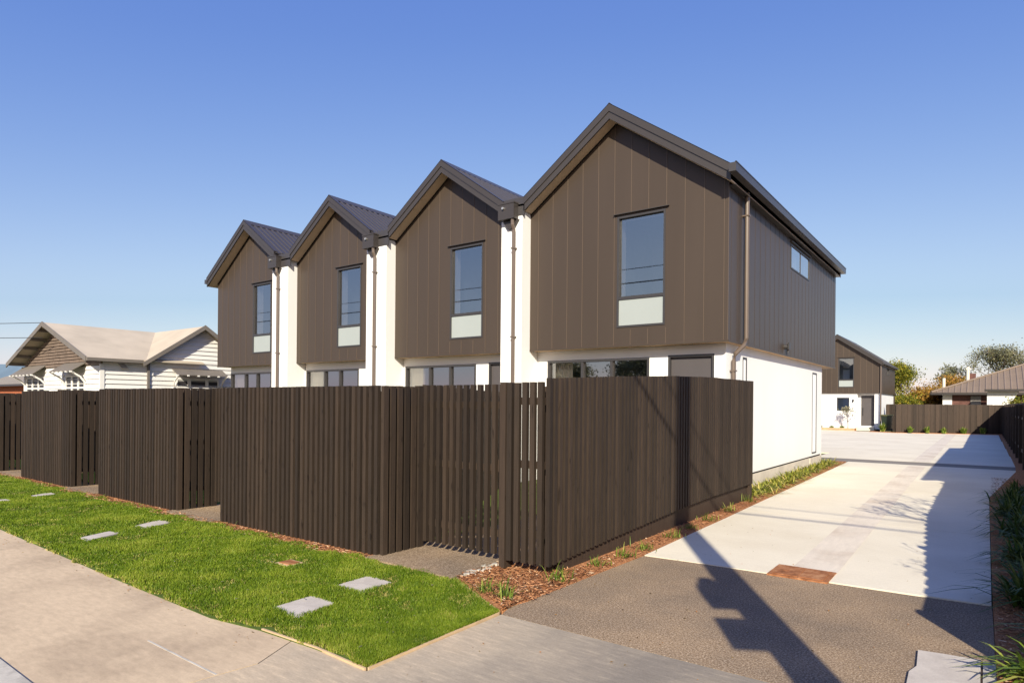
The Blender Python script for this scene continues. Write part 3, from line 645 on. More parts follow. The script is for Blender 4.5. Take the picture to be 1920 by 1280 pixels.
YF=10.762; YG=11.06; YB=20.17; ZC=2.68; YFin=10.46
def py(Y): return lambda u,z:(u,Y,z)
def px(X): return lambda u,z:(X,u,z)
def townhouse(xl,xc,xr,zr,xel,xer,wl,label,fin=None,slx=None,left_end=False,right_end=False,door_w=.85,pat=0,pane_room=1.6):
    """xl..xc cladding front, xr/zr ridge, xel/xer roof edges, wl window left edge, fin=(x0,x1) white wall to the right"""
    o=thing('townhouse',label,'townhouse',((xl+xc)/2,YF,0),'row of brown gabled townhouses')
    sl=.71; zt=lambda x: zr-.235-sl*abs(x-xr)
    ww=.955; wz0,wz1,wm=3.03,5.10,3.575
    holes=[(wl,wl+ww,wz0,wz1)]
    b=MB(); cols(b,py(YF),[xl,xr,xc],lambda u:ZC,zt,holes)
    us=[xl+.02]; x=xr+pat
    js=[x+i*.345 for i in range(-12,12) if xl+.08<x+i*.345<xc-.06]
    ribs(b,py(YF),js+[xl+.006,xc-.006],lambda u:ZC,zt,holes,(0,-1),.011,.007)
    # bottom flashing
    b.box(xl,xc,YF-.012,YF,ZC-.012,ZC+.02,0,.5)
    if right_end:
        sh=[(14.95,16.77,4.63,5.17)]
        cols(b,px(xc),[YF,YB],lambda u:ZC,lambda u:zr-.235-sl*(xc-xr),sh)
        ribs(b,px(xc),[YF+.13+i*.345 for i in range(28) if YF+.13+i*.345<YB-.05],lambda u:ZC,lambda u:zr-.24-sl*(xc-xr),sh,(1,0),.009,.004,0)
        b.box(xc,xc+.012,YF,YB,ZC-.012,ZC+.02,0,.5)
    else: b.face([(xc,YF,ZC),(xc,YB,ZC),(xc,YB,zt(xc)),(xc,YF,zt(xc))],0,.5)
    b.face([(xl,YF,ZC),(xl,YB,ZC),(xl,YB,zt(xl)),(xl,YF,zt(xl))],0,.5)
    cols(b,py(YB),[xl,xr,xc],lambda u:ZC,zt,[])
    b.build('cladding',[M['clad'],M['seam']],o)
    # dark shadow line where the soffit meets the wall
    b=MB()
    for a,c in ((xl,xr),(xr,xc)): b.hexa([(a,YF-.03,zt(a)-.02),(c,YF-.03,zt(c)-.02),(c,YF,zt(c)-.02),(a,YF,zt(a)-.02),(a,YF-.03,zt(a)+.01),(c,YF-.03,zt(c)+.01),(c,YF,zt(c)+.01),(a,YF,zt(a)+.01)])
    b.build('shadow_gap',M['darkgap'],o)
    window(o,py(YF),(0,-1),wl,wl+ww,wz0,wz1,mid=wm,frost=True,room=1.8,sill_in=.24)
    # ground floor
    xw=xc-.13 if right_end else xc; xg=xl+.0 if not left_end else xl+.32
    s0,s1=wl-1.74,wl+.53; d0,d1=wl+.90,wl+1.75
    hs=[(s0,s1,.2,2.48),(d0,d1,.2,2.50)]
    b=MB(); cols(b,py(YG),[xg,xw],lambda u:0,lambda u:ZC,hs)
    b.face([(xg,YG,0),(xg,YB-.9,0),(xg,YB-.9,ZC),(xg,YG,ZC)],0,.5)
    if right_end:
        hh=[(12.0,12.24,.35,2.49),(17.87,18.37,.36,2.46)]
        cols(b,px(xw),[YG,19.05],lambda u:.30,lambda u:ZC,hh)
    else: b.face([(xw,YG,0),(xw,19,0),(xw,19,ZC),(xw,YG,ZC)],0,.5)
    b.face([(xg,19.05,0),(xw,19.05,0),(xw,19.05,ZC),(xg,19.05,ZC)],0,.5)
    b.build('rendered_wall',M['white'],o)
    b=MB(); b.box(xl+.004,xc-.004,YF+.004,YB-.01,ZC-.006,ZC+.012,0,.5); b.build('overhang_soffit',M['bouncesoffit'],o)
    sw=(s1-s0)/4
    window(o,py(YG),(0,-1),s0,s1,.2,2.48,mulls=(s0+sw*1.45,s0+sw*2.6,),hood=False,room=2.6,fw=.045,curtain=(s0+.05,s0+.5),name='sliding_door',sill_in=.06)
    b=MB(); box_between(b,py(YG),d0,d1,.2,2.5,-.10,-.055,(0,-1)); bd=b.build('door',M['doorgrey'],o)
    b=MB()
    for a,c,e,g in ((d0,d0+.04,.2,2.5),(d1-.04,d1,.2,2.5),(d0+.04,d1-.04,2.46,2.5)): box_between(b,py(YG),a,c,e,g,-.10,.008,(0,-1))
    b.build('door_frame',M['frame'],bd)
    b=MB(); b.tube([(d0+.12,YG-.0,1.1),(d0+.12,YG-.0,1.5)],.014,8); b.build('handle',M['galv'],bd)
    rf,zl_,zR_=roof(o,xr,zr,xel,xer,YFin,20.25,sl)
    if fin:
        b=MB(); f0,f1=fin; ztf=lambda x: zr-.24-sl*abs(x-xr)
        # top of the fin runs up under the neighbouring eave
        b.prism([(f0,YFin+.006,0),(f1,YFin+.006,0),(f1,YFin+.006,5.52),(f1-.18,YFin+.006,5.44),(f0,YFin+.006,5.44)],(0,YB-YFin-.5,0),0,.5)
        b.build('party_wall',M['white'],o)
        bx=f0+.05
        b=MB(); b.box(bx-.02,bx+.38,YFin-.16,YFin+.0,5.34,5.66,0,.5); b.box(bx-.03,bx+.39,YFin-.17,YFin+.002,5.645,5.675,0,.5)
        b.prism([(bx+.03,YFin-.002,5.33),(bx+.42,YFin-.002,5.33),(bx+.30,YFin-.002,5.16),(bx+.14,YFin-.002,5.16)],(0,-.05,0),0,.5)
        rh=b.build('rain_head',M['fascia'],o)
        b=MB(); b.tube([(bx+.12,YFin-.20,5.56),(bx+.12,YFin-.155,5.56)],.026,10); b.build('overflow_spout',M['galv'],rh)
        pxx=f0+.36
        elbow_pipe(o,[(pxx,YFin-.10,5.34),(pxx,YFin-.10,5.22),(pxx,YFin-.055,5.12),(pxx,YFin-.055,0)],.038,brk=[(pxx,YFin-.055,4.75,0,1),(pxx,YFin-.055,2.95,0,1)])
    if left_end:
        b=MB(); b.box(xel-.10,xel+.02,YFin-.02,20.25,zl_-.15,zl_-.02,0,.5); b.build('gutter',M['roof'],o)
    return o,zl_,zR_
u1,_,_=townhouse(-19.84,-16.35,-17.87,6.975,-19.99,-16.27,-17.82,'leftmost brown gabled townhouse of the row, nearest the white weatherboard house',fin=(-16.36,-15.61),left_end=True,pat=.02)
u2,_,_=townhouse(-15.60,-12.36,-13.82,6.955,-15.52,-12.2,-13.82,'second brown gabled townhouse from the left of the row',fin=(-12.32,-11.61),pat=.1)
u3,_,_=townhouse(-11.60,-8.14,-9.83,6.995,-11.55,-8.05,-9.795,'third brown gabled townhouse from the left, second nearest to the driveway',fin=(-8.11,-7.58),pat=.03)
u4,zl4,zr4=townhouse(-7.575,-3.50,-5.62,7.105,-7.55,-3.385,-5.585,'nearest and tallest looking brown gabled townhouse, its dark side wall along the driveway',right_end=True,pat=-.03)
# valley gutters
for (xa,xb,o_,z) in ((-8.05,-7.55,u3,5.66),(-12.2,-11.55,u2,5.62),(-16.27,-15.52,u1,5.6)):
    b=MB(); b.box(xa,xb,YFin+.0,20.2,z-.06,z-.02,0,.5); b.box(xa-.02,xb+.02,YFin-.0,YFin+.02,z-.25,z+.12,0,.5); b.build('valley_gutter',M['roof'],o_)
# end house: gutter, side windows, foundation, pipe, vent
xe=-3.385; zz=zr4
b=MB(); b.box(xe+.01,xe+.13,YFin-.13,20.27,zz-.15,zz-.135,0,.5); b.box(xe+.115,xe+.13,YFin-.13,20.27,zz-.135,zz-.0,0,.5); b.box(xe+.01,xe+.02,YFin-.13,20.27,zz-.135,zz-.02,0,.5)
b.box(xe+.11,xe+.137,YFin-.13,20.27,zz-.012,zz+.004,0,.5); b.box(xe+.02,xe+.115,YFin-.13,YFin-.118,zz-.135,zz-.01,0,.5); b.box(xe+.02,xe+.115,20.258,20.27,zz-.135,zz-.01,0,.5)
b.build('gutter',M['roof'],u4)
b=MB(); b.box(-3.5,xe+.0,YF,20.2,zz-.235,zz-.225,0,.5); b.build('eave_lining',M['fascia'],u4)
window(u4,px(-3.50),(1,0),14.95,16.77,4.63,5.17,mulls=(15.86,),hood=True,room=1.2,roommat='reveal',name='side_window',dep=.004,fw=.03,sill_in=.03,curtain=(15.0,16.7))  # sky reflection is put into the white room lining and curtain
def slot(u0,u1,z0,z1):
    P=px(-3.63); n=(1,0); b=MB(); fw=.035
    for (a,c,e,g) in ((u0,u1,z0,z0+fw),(u0,u1,z1-fw,z1),(u0,u0+fw*.6,z0+fw,z1-fw),(u1-fw,u1,z0+fw,z1-fw)): box_between(b,P,a,c,e,g,-.05,.008,n)
    fo=b.build('slot_window',M['frame'],u4)
    b=MB(); box_between(b,P,u0+fw*.6,u1-fw,z0+fw,z1-fw,-.04,-.004,n); b.build('reflection_panel',M['reveal'],fo)  # white panel added in place of the bright reflection in the slot glass
slot(12.0,12.24,.35,2.49); slot(17.87,18.37,.36,2.46)
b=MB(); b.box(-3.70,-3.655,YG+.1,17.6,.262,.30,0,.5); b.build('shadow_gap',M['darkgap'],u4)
b=MB(); b.box(-3.72,-3.634,YG,19.05,-.02,.262,0,.5); b.box(-3.66,-3.61,17.62,18.95,-.02,.262,0,.5); b.build('foundation',M['concfoot'],u4)
elbow_pipe(u4,[(-3.43,11.53,5.36),(-3.43,11.53,2.78),(-3.455,11.49,2.66),(-3.56,11.34,2.50),(-3.575,11.30,2.38),(-3.575,11.30,.1)],.04,brk=[(-3.43,11.53,4.95,-1,0),(-3.575,11.30,2.2,-1,0)])
b=MB(); b.tube([(-3.5,14.49,2.86),(-3.42,14.49,2.86)],.055,12); b.prism([(-3.42,14.42,2.95),(-3.42,14.56,2.95),(-3.42,14.56,2.80),(-3.42,14.42,2.80)],(.03,0,0),0,.5); b.tube([(-3.43,14.49,2.80),(-3.43,14.49,2.74)],.025,8); b.build('vent_cowl',M['frame'],u4)
b=MB(); b.tube([(-3.63,16.0,.17),(-3.585,16.0,.17),(-3.58,16.0,.13)],.012,8); b.tube([(-3.60,15.97,.2),(-3.60,16.03,.2)],.008,6); tp=b.build('garden_tap',M['galv'],u4)

# ------------------------------------------------------------------ far townhouse
H2=thing('townhouse','far brown gabled townhouse with a grey front door, beyond the concrete court','townhouse',(-8,47.5,0))
YH=47.5
xr2,zr2,sl2=-8.09,6.37,.70
zt=lambda x: zr2-.2-sl2*abs(x-xr2)
b=MB(); hol=[(-8.04,-7.10,2.85,4.80)]
cols(b,py(YH),[-10.7,xr2,-5.5],lambda u:2.47,zt,hol); ribs(b,py(YH),[xr2+i*.345 for i in range(-7,8)],lambda u:2.47,zt,hol,(0,-1),.02,.01)
cols(b,px(-5.5),[YH,55.0],lambda u:2.47,lambda u:zt(-5.5),[(50.2,51.4,3.75,4.25)])
b.face([(-10.7,55,0),(-5.5,55,0),(-5.5,55,zt(-5.5)),(-10.7,55,zt(-10.7))],0,.5); b.face([(-10.7,YH,0),(-10.7,55,0),(-10.7,55,zt(-10.7)),(-10.7,YH,zt(-10.7))],0,.5)
b.box(-10.7,-5.49,YH-.02,55,2.45,2.47,0,.5)
b.build('cladding',[M['clad'],M['seam']],H2)
b=MB(); Y2=YH+.08
cols(b,py(Y2),[-10.6,-6.9],lambda u:.1,lambda u:2.46,[(-8.12,-7.37,1.28,2.17)])
b.face([(-6.9,Y2,.1),(-6.9,Y2+.35,.1),(-6.9,Y2+.35,2.46),(-6.9,Y2,2.46)],0,.5)
cols(b,py(Y2+.35),[-6.9,-5.9],lambda u:.1,lambda u:2.46,[(-6.72,-5.93,.3,2.3)])
b.face([(-5.9,Y2,.1),(-5.58,Y2,.1),(-5.58,Y2,2.46),(-5.9,Y2,2.46)],0,.5); b.face([(-5.9,Y2,.1),(-5.9,Y2+.35,.1),(-5.9,Y2+.35,2.46),(-5.9,Y2,2.46)],0,.5)
b.face([(-5.58,Y2,.1),(-5.58,54.9,.1),(-5.58,54.9,2.46),(-5.58,Y2,2.46)],0,.5)
b.build('rendered_wall',M['white'],H2)
window(H2,py(YH),(0,-1),-8.04,-7.10,2.85,4.80,mid=3.35,frost=True,room=1.2,fw=.05)
window(H2,py(Y2),(0,-1),-8.12,-7.37,1.28,2.17,hood=False,room=1.0,fw=.05)
window(H2,px(-5.5),(1,0),50.2,51.4,3.75,4.25,hood=False,room=.8,fw=.05,roommat='reveal',name='side_window')
b=MB(); b.box(-6.70,-5.95,Y2+.38,Y2+.42,.3,2.28,0,.5); dd=b.build('door',M['doorgrey'],H2)
b=MB(); b.box(-6.64,-6.60,Y2+.33,Y2+.38,1.0,1.5,0,.5); b.build('handle',M['frame'],dd)
b=MB(); b.box(-6.9,-5.9,Y2-.3,Y2+.4,.0,.24,0,.5); b.build('doorstep',M['slab'],H2)
b=MB(); b.box(-7.19,-7.10,Y2-.08,Y2,1.92,2.05,0,.5); b.tube([(-7.145,Y2-.07,2.0),(-7.145,Y2-.07,1.86)],.035,8); b.build('wall_lamp',M['frame'],H2)
roof(H2,xr2,zr2,-10.75,-5.4,YH-.25,55.2,sl2,.2)
b=MB(); b.box(-5.42,-5.30,YH-.3,55.2,4.32,4.45,0,.5); b.build('gutter',M['roof'],H2)
elbow_pipe(H2,[(-5.53,YH-.10,4.3),(-5.53,YH-.10,0.1)],.045)
b=MB(); b.box(-9.65,-6.9,46.52,46.58,-.02,.16,0,.5); b.box(-9.65,-6.9,46.50,46.52,.10,.17,0,.5); tag(b.build('timber_edging',M['timber'],loc=(-8,46.5,0)),'low timber edge of the raised bed in front of the far townhouse','edging')

# wheelie bin
wb=thing('wheelie_bin','dark wheelie bin with olive lid standing beside the far townhouse','bin',(-5.05,46.3,0))
b=MB(); q0=[(-5.27,46.05,.08),(-4.83,46.05,.08),(-4.83,46.55,.08),(-5.27,46.55,.08)]; q1=[(-5.34,45.98,1.0),(-4.76,45.98,1.0),(-4.76,46.68,1.0),(-5.34,46.68,1.0)]
b.hexa(q0+q1); b.box(-5.36,-4.74,45.96,46.70,.97,1.01); b.build('body',M['plastic'],wb)
b=MB(); b.prism([(-5.38,45.93,1.01),(-4.72,45.93,1.01),(-4.72,45.93,1.05),(-5.38,45.93,1.05)],(0,.7,.04)); b.tube([(-5.3,46.72,1.04),(-4.8,46.72,1.04)],.02,8); b.build('lid',M['lid'],wb)
for x in (-5.30,-4.80):
    b=MB(); b.tube([(x-.03,46.6,.1),(x+.03,46.6,.1)],.1,12); b.build('wheel',M['cable'],wb)

# ------------------------------------------------------------------ trees
def branch(b,tips,p,d,L,r,depth,q,twist=.55,nch=(2,4),taper=.62,zbias=.12):
    pts=[p]; rad=[r]; dd=Vector(d).normalized(); cur=Vector(p)
    for i in range(3):
        dd=(dd+Vector((q.gauss(0,.14),q.gauss(0,.14),q.gauss(0,.10)+zbias*.5))).normalized(); cur=cur+dd*L/3; pts.append(tuple(cur)); rad.append(r*(1-(1-taper)*(i+1)/3))
    b.tube(pts,rad,6 if r>.03 else 4,0,False)
    if depth==0: tips.append((cur,dd)); return
    for k in range(q.randint(*nch)):
        nd=(dd+Vector((q.gauss(0,twist),q.gauss(0,twist),q.gauss(zbias,twist*.6)))).normalized()
        branch(b,tips,tuple(cur),nd,L*q.uniform(.62,.85),r*taper,depth-1,q,twist,nch,taper,zbias)
    tips.append((cur,dd))
def leaves(tips,n,spread,size,q,rvf=None):
    rg=np.random.default_rng(q.randint(0,99999)); c=np.array([tuple(t[0]) for t in tips]); idx=rg.integers(0,len(c),n)
    bias=rg.uniform(-.22,.22,len(c))
    P=c[idx]+rg.normal(0,spread,(n,3))*np.array([1,1,.8]); u=rg.normal(0,1,(n,3)); u/=np.linalg.norm(u,axis=1)[:,None]
    w=rg.normal(0,1,(n,3)); w-= (w*u).sum(1)[:,None]*u; w/=np.linalg.norm(w,axis=1)[:,None]
    s=size*rg.uniform(.6,1.4,n)[:,None]; v=np.stack([P-u*s,P+w*s*.5,P+u*s,P-w*s*.5],1).reshape(-1,3)
    rv=np.clip(.5+bias[idx]+rg.normal(0,.16,n),0,1)
    return v,np.arange(n*4).reshape(-1,4),rv
def tree(name,label,x,y,z,h,r,depth,n,spread,size,mt,seed,twist=.55,L=None,d0=(0,0,1),trunk=.3,zbias=.12,nch=(2,4)):
    q=random.Random(seed); o=thing(name,label,'tree',(x,y,z)); b=MB(); tips=[]
    th=h*trunk; b.tube([(x,y,z-.1),(x+q.uniform(-.05,.05)*h*.1,y,z+th*.5),(x,y,z+th)],[r*1.25,r,r*.85],8)
    for k in range(q.randint(3,5)):
        nd=Vector((q.gauss(0,twist),q.gauss(0,twist),.9)); branch(b,tips,(x,y,z+th*q.uniform(.85,1)),nd,L or h*.27,r*.6,depth,q,twist,nch,.62,zbias)
    b.build('trunk',M['bark'],o)
    if n:
        v,f,rv=leaves(tips,n,spread,size,q); ob=raw('crown',v,f,rv,mt,o,loc=(x,y,z))
    return o
tree('deciduous_tree','tall yellow green tree beside the far townhouse',-5.75,59.5,0,3.7,.12,3,15000,.31,.075,M['treeg'],11,.30,1.35,trunk=.25,zbias=.3)
tree('autumn_tree','low golden and orange autumn tree between the far townhouse and the brown roofed house',-3.9,60,0,3.1,.1,3,11000,.38,.075,M['treeo'],12,.7,.75,trunk=.3,zbias=.05)
tree('autumn_tree','golden shrub tree just above the far fence, below the tall yellow green tree',-5.3,57,0,2.6,.09,3,8000,.34,.07,M['treeg'],19,.8,.62,trunk=.3,zbias=.0)
tree('deciduous_tree','large sparse grey green tree behind the brown tiled roof',1.0,88,0,6.5,.18,4,9000,.40,.09,M['treed'],15,.55,2.0,trunk=.3,zbias=.12)
tree('autumn_tree','small golden tree peeking over the low end of the brown tiled roof',-2.5,75,0,4.6,.1,3,5000,.35,.08,M['treeo'],16,.6,1.1,trunk=.35)
tree('deciduous_tree','pale bare tree at the right edge behind the brown tiled roof',4.8,95,0,9.0,.2,4,3000,.5,.09,M['treed2'],17,.5,2.0,trunk=.3)
tree('small_tree','small dark green tree left of the brick chimney, behind the brown tiled roof',-2.5,92,0,6.6,.1,3,1800,.3,.12,M['treed'],18,.4,1.4,trunk=.4)
tree('sapling','slender young sapling in front of the small white wall window',-7.35,46.95,.14,1.75,.02,2,260,.10,.05,M['treed2'],20,.35,.42,trunk=.25,zbias=.5)
# bare shrubs behind the right fence; their twigs throw the thin shadows on the concrete
tree('bare_shrub','bare branched shrub behind the near part of the right boundary fence',1.35,5.0,0,2.2,.04,3,260,.07,.025,M['treed2'],31,.75,.62,trunk=.35,zbias=.25)
tree('bare_shrub','bare branched shrub behind the right boundary fence, next to the garage',1.35,8.7,0,3.0,.055,4,420,.08,.028,M['treed2'],35,.6,.72,trunk=.35,zbias=.22)
# fallen leaves and grit
def litter(n,reg,label,mt,size):
    v=[];f=[];rv=[]
    for i in range(n):
        x,y,z=reg(); a=random.uniform(0,6.28); l=size*random.uniform(.5,1.5); w2=l*random.uniform(.3,.6); ca,sa=math.cos(a),math.sin(a); k=len(v)
        v+=[(x-ca*l,y-sa*l,z+.002),(x+sa*w2,y-ca*w2,z+.006),(x+ca*l,y+sa*l,z+.003),(x-sa*w2,y+ca*w2,z+.004)]; f.append((k,k+1,k+2,k+3)); rv.append(random.random())
    tag(raw('fallen_leaves',np.array(v),np.array(f),np.array(rv),mt),label,'leaves',kind='stuff')
litter(150,lambda:(random.uniform(-2.9,.0),2.6+random.random()**1.5*6,.004),'scattered dry leaf bits and grit on the driveway apron',M['treeo'],.009)
litter(70,lambda:(random.uniform(-8,-3.0),random.uniform(2.6,4.2),.03),'pale fallen leaves lying in the lawn',M['treed2'],.014)
litter(140,lambda:(random.uniform(-12,-3.6),2.5-abs(random.gauss(0,.12)),.001),'dry leaf bits along the grass edge of the footpath',M['treeo'],.008)

# ------------------------------------------------------------------ villa (white weatherboards)
V=thing('villa','white weatherboard house with pale roof and brown shingled gable, left of the townhouses','house',(-28,12,0))
def laps(b,P,n,u0,u1,z0,z1,zt=None,pitch=.17,out=.036,m=0):
    z=z0
    while z<z1-1e-6:
        zz=min(z+pitch,z1); a0,a1=u0,u1
        if zt:
            # clip to gable: zt(z) gives (u0,u1)
            a0,a1=zt(z); c0,c1=zt(zz)
        else: c0,c1=a0,a1
        p=[P(a0,z),P(a1,z),P(c1,zz),P(c0,zz)]
        q=[(p[0][0]+n[0]*out,p[0][1]+n[1]*out,z),(p[1][0]+n[0]*out,p[1][1]+n[1]*out,z),p[2],p[3]]
        b.face(q,m,.5); b.face([p[0],p[1],q[1],q[0]],m,.5); z=zz
VX=-25.0
b=MB()
laps(b,px(VX),(1,0),9.33,14.9,0.3,3.05)
laps(b,px(VX),(1,0),10.86,14.9,3.05,4.42,zt=lambda z:(10.90+(z-3.05)*1.41,14.86-(z-3.05)*1.41))
laps(b,py(9.33),(0,-1),-32.6,VX,.3,2.95)
b.box(VX-.02,VX+.045,9.28,9.42,.3,3.0); b.box(-32.7,-32.6,9.27,9.36,.3,2.95); b.box(-28.5,-28.36,9.28,9.33,.3,2.9)
b.build('weatherboards',M['villawhite'],V)
b=MB(); b.box(VX+.03,VX+.09,10.84,10.92,.3,3.05); b.build('downpipe',M['villatrim'],V)
# shingled gable, lapped courses of separate shingles
b=MB(); z=2.86; b.prism([(-33.0,9.32,2.8),(-24.95,9.32,2.8),(-28.95,9.32,4.42)],(0,.02,0),0,0)
while z<4.30:
    hw=4.05-(z-2.86)/.354; x=-28.95-hw
    while x<-28.95+hw:
        w2=random.uniform(.3,.6); b.box(x,min(x+w2-.01,-28.95+hw),9.28-random.uniform(.0,.012),9.34,z,z+.085); x+=w2
    z+=.115
b.build('shingle_gable',M['shingle'],V)
b=MB(); t=.05
XR=-28.95; EX=-24.78; EXl=-33.1; ZE=3.06; ZR=4.53; Y0=8.78
b.hexa([(XR,Y0,ZR-t),(EX,Y0,ZE-t),(EX,12.9,ZE-t),(XR,12.9,ZR-t),(XR,Y0,ZR),(EX,Y0,ZE),(EX,12.9,ZE),(XR,12.9,ZR)],0,.5)
b.hexa([(XR,Y0,ZR-t),(EXl,Y0,ZE-t),(EXl,20,ZE-t),(XR,20,ZR-t),(XR,Y0,ZR),(EXl,Y0,ZE),(EXl,20,ZE),(XR,20,ZR)],0,.5)
b.hexa([(XR-1,12.88,ZR-t-.02),(XR-1,10.6,2.92),(-24.70,10.6,2.92),(-24.70,12.88,ZR-t-.02),(XR-1,12.88,ZR-.01),(XR-1,10.6,2.97),(-24.70,10.6,2.97),(-24.70,12.88,ZR-.01)],0,.5)
b.hexa([(XR-1,12.88,ZR-t-.02),(XR-1,15.2,2.88),(-24.70,15.2,2.88),(-24.70,12.88,ZR-t-.02),(XR-1,12.88,ZR-.01),(XR-1,15.2,2.92),(-24.70,15.2,2.92),(-24.70,12.88,ZR-.01)],0,.5)
rfv=b.build('roof',M['villaroof'],V)
b=MB()
for xe,ze in ((EX,ZE),(EXl,ZE)): b.prism([(XR,Y0-.03,ZR+.03),(xe,Y0-.03,ze+.03),(xe,Y0-.03,ze-.15),(XR,Y0-.03,ZR-.15)],(0,.035,0),0,.5)
for ye in (10.6,15.2): b.prism([(-24.66,12.88,ZR+.03),(-24.66,ye,2.98),(-24.66,ye,2.82),(-24.66,12.88,ZR-.15)],(-.035,0,0),0,.5)
b.build('barge_board',M['villatrim'],rfv)
for k in range(5):
    for sg in (-1,1):
        b=MB(); xx=XR+sg*(.5+k*.85); b.box(min(xx,xx+.06),max(xx,xx+.06),Y0+.02,9.3,ZR-.355*abs(xx-XR)-.16,ZR-.355*abs(xx-XR)-.055); b.build('eave_rafter',M['villatrim'],rfv)
b=MB(); b.box(EX,EX+.1,Y0,10.6,ZE-.12,ZE-.01); b.build('gutter',M['villatrim'],V)
def hood(u0,u1,P,n,zt_,zb_,out,label):
    b=MB(); k=.03
    a=[P(u0,zt_),P(u1,zt_)]; c=[(P(u1,zb_)[0]+n[0]*out,P(u1,zb_)[1]+n[1]*out,zb_),(P(u0,zb_)[0]+n[0]*out,P(u0,zb_)[1]+n[1]*out,zb_)]
    b.prism([a[0],a[1],c[0],c[1]],(0,0,.035),0,.5); hd=b.build('window_awning',M['villatrim'],V); hd['label']=label
    b=MB(); m_=int((u1-u0)/.5)+1
    for i in range(m_+1):
        u=u0+(u1-u0)*i/m_; p=P(u,zb_); b.box(p[0]+n[0]*out-.035,p[0]+n[0]*out+.035,p[1]+n[1]*out-.035,p[1]+n[1]*out+.035,zb_-.03,zb_+.02)
    for u in (u0+.05,u1-.05):
        p0_=P(u,zt_-.05); p1_=P(u,zb_); p2=P(u,zt_-.75)
        b.tube([p2,(p0_[0]+n[0]*out*.35,p0_[1]+n[1]*out*.35,zb_-.18),(p1_[0]+n[0]*out*.95,p1_[1]+n[1]*out*.95,zb_)],.035,6)
    b.build('bracket',M['villawhite'],hd)
hood(-32.7,-30.2,py(9.30),(0,-1),2.93,2.55,.5,'awning over the left front window')
hood(-28.3,-26.2,py(9.30),(0,-1),2.93,2.60,.5,'awning over the right front window')
hood(11.75,13.75,px(VX+.02),(1,0),2.78,2.55,.45,'awning over the side window')
def vwin(P,n,us,z0,z1):
    b=MB()
    for a,c in zip(us,us[1:]): 
        for (q0_,q1_,e,g) in ((a,a+.06,z0,z1),(c-.06,c,z0,z1),(a+.06,c-.06,z1-.07,z1),(a+.06,c-.06,z0,z0+.07),(a+.06,c-.06,(z0+z1)/2+.25,(z0+z1)/2+.31)): box_between(b,P,q0_,q1_,e,g,.0,.06,n)
    w_=b.build('window',M['villawhite'],V)
    b=MB(); box_between(b,P,us[0]+.03,us[-1]-.03,z0+.03,z1-.03,.026,.032,n); b.build('pane',M['frame'],w_)
vwin(py(9.33),(0,-1),[-32.4,-31.7,-31.0,-30.3],1.0,2.5); vwin(py(9.33),(0,-1),[-28.1,-27.5,-26.9,-26.3],1.0,2.5); vwin(px(VX),(1,0),[11.9,12.4,13.1,13.6],1.2,2.45)
b=MB(); b.prism([(VX+.03,9.85,2.90),(VX+.03,10.05,2.90),(VX+.03,10.18,2.74),(VX+.03,9.98,2.74)],(.10,0,-.02)); b.build('wall_vent',M['greyroof'],V)
# neighbour beyond the villa
L2=thing('house','low brick house with grey ribbed metal roof at the left edge','house',(-55,17,0))
b=MB(); b.box(-64,-40.6,15.5,25,0,2.55); b.build('wall',M['brickorange'],L2)
b=MB(); b.hexa([(-65,15,2.55),(-40.2,15,2.55),(-44.2,19.5,4.4),(-61,19.5,4.4),(-65,15,2.62),(-40.2,15,2.62),(-44.2,19.5,4.47),(-61,19.5,4.47)],0,.5)
b.face([(-40.2,15,2.6),(-40.2,26,2.6),(-44.2,21,4.45),(-44.2,19.5,4.45)],0,.5)
for i in range(60):
    x=-65+i*.415; s=(x+65)/24.8; t=1.0
    xt=max(min(x,-44.2),-61); f=1 if -61<=x<=-44.2 else (4-(x+44.2))/4 if x>-44.2 else (x+65)/4
    f=max(0,min(1,f)); b.hexa([(x,15,2.62),(x+.06,15,2.62),(x+.06,15+4.5*f,2.62+1.85*f),(x,15+4.5*f,2.62+1.85*f),(x+.01,15,2.66),(x+.05,15,2.66),(x+.05,15+4.5*f,2.66+1.85*f),(x+.01,15+4.5*f,2.66+1.85*f)],0,.3)
b.build('roof',M['greyroof'],L2)
b=MB(); b.box(-65,-40.2,14.93,15,2.5,2.64); b.build('gutter',M['fascia'],L2)
# service wires to the villa
for z,lb in ((4.52,'upper thin service wire reaching the pale roofed house'),(3.95,'lower thin service wire left of the shingled gable')):
    b=MB(); pts=[(-29.0-(i/12)*45,8.8-(i/12)*14,z+(i/12)*2.6-.9*math.sin(math.pi*i/12)*.6) for i in range(13)]; b.tube(pts,.012,5)
    tag(b.build('service_wire',M['cable'],loc=pts[0]),lb,'wire')

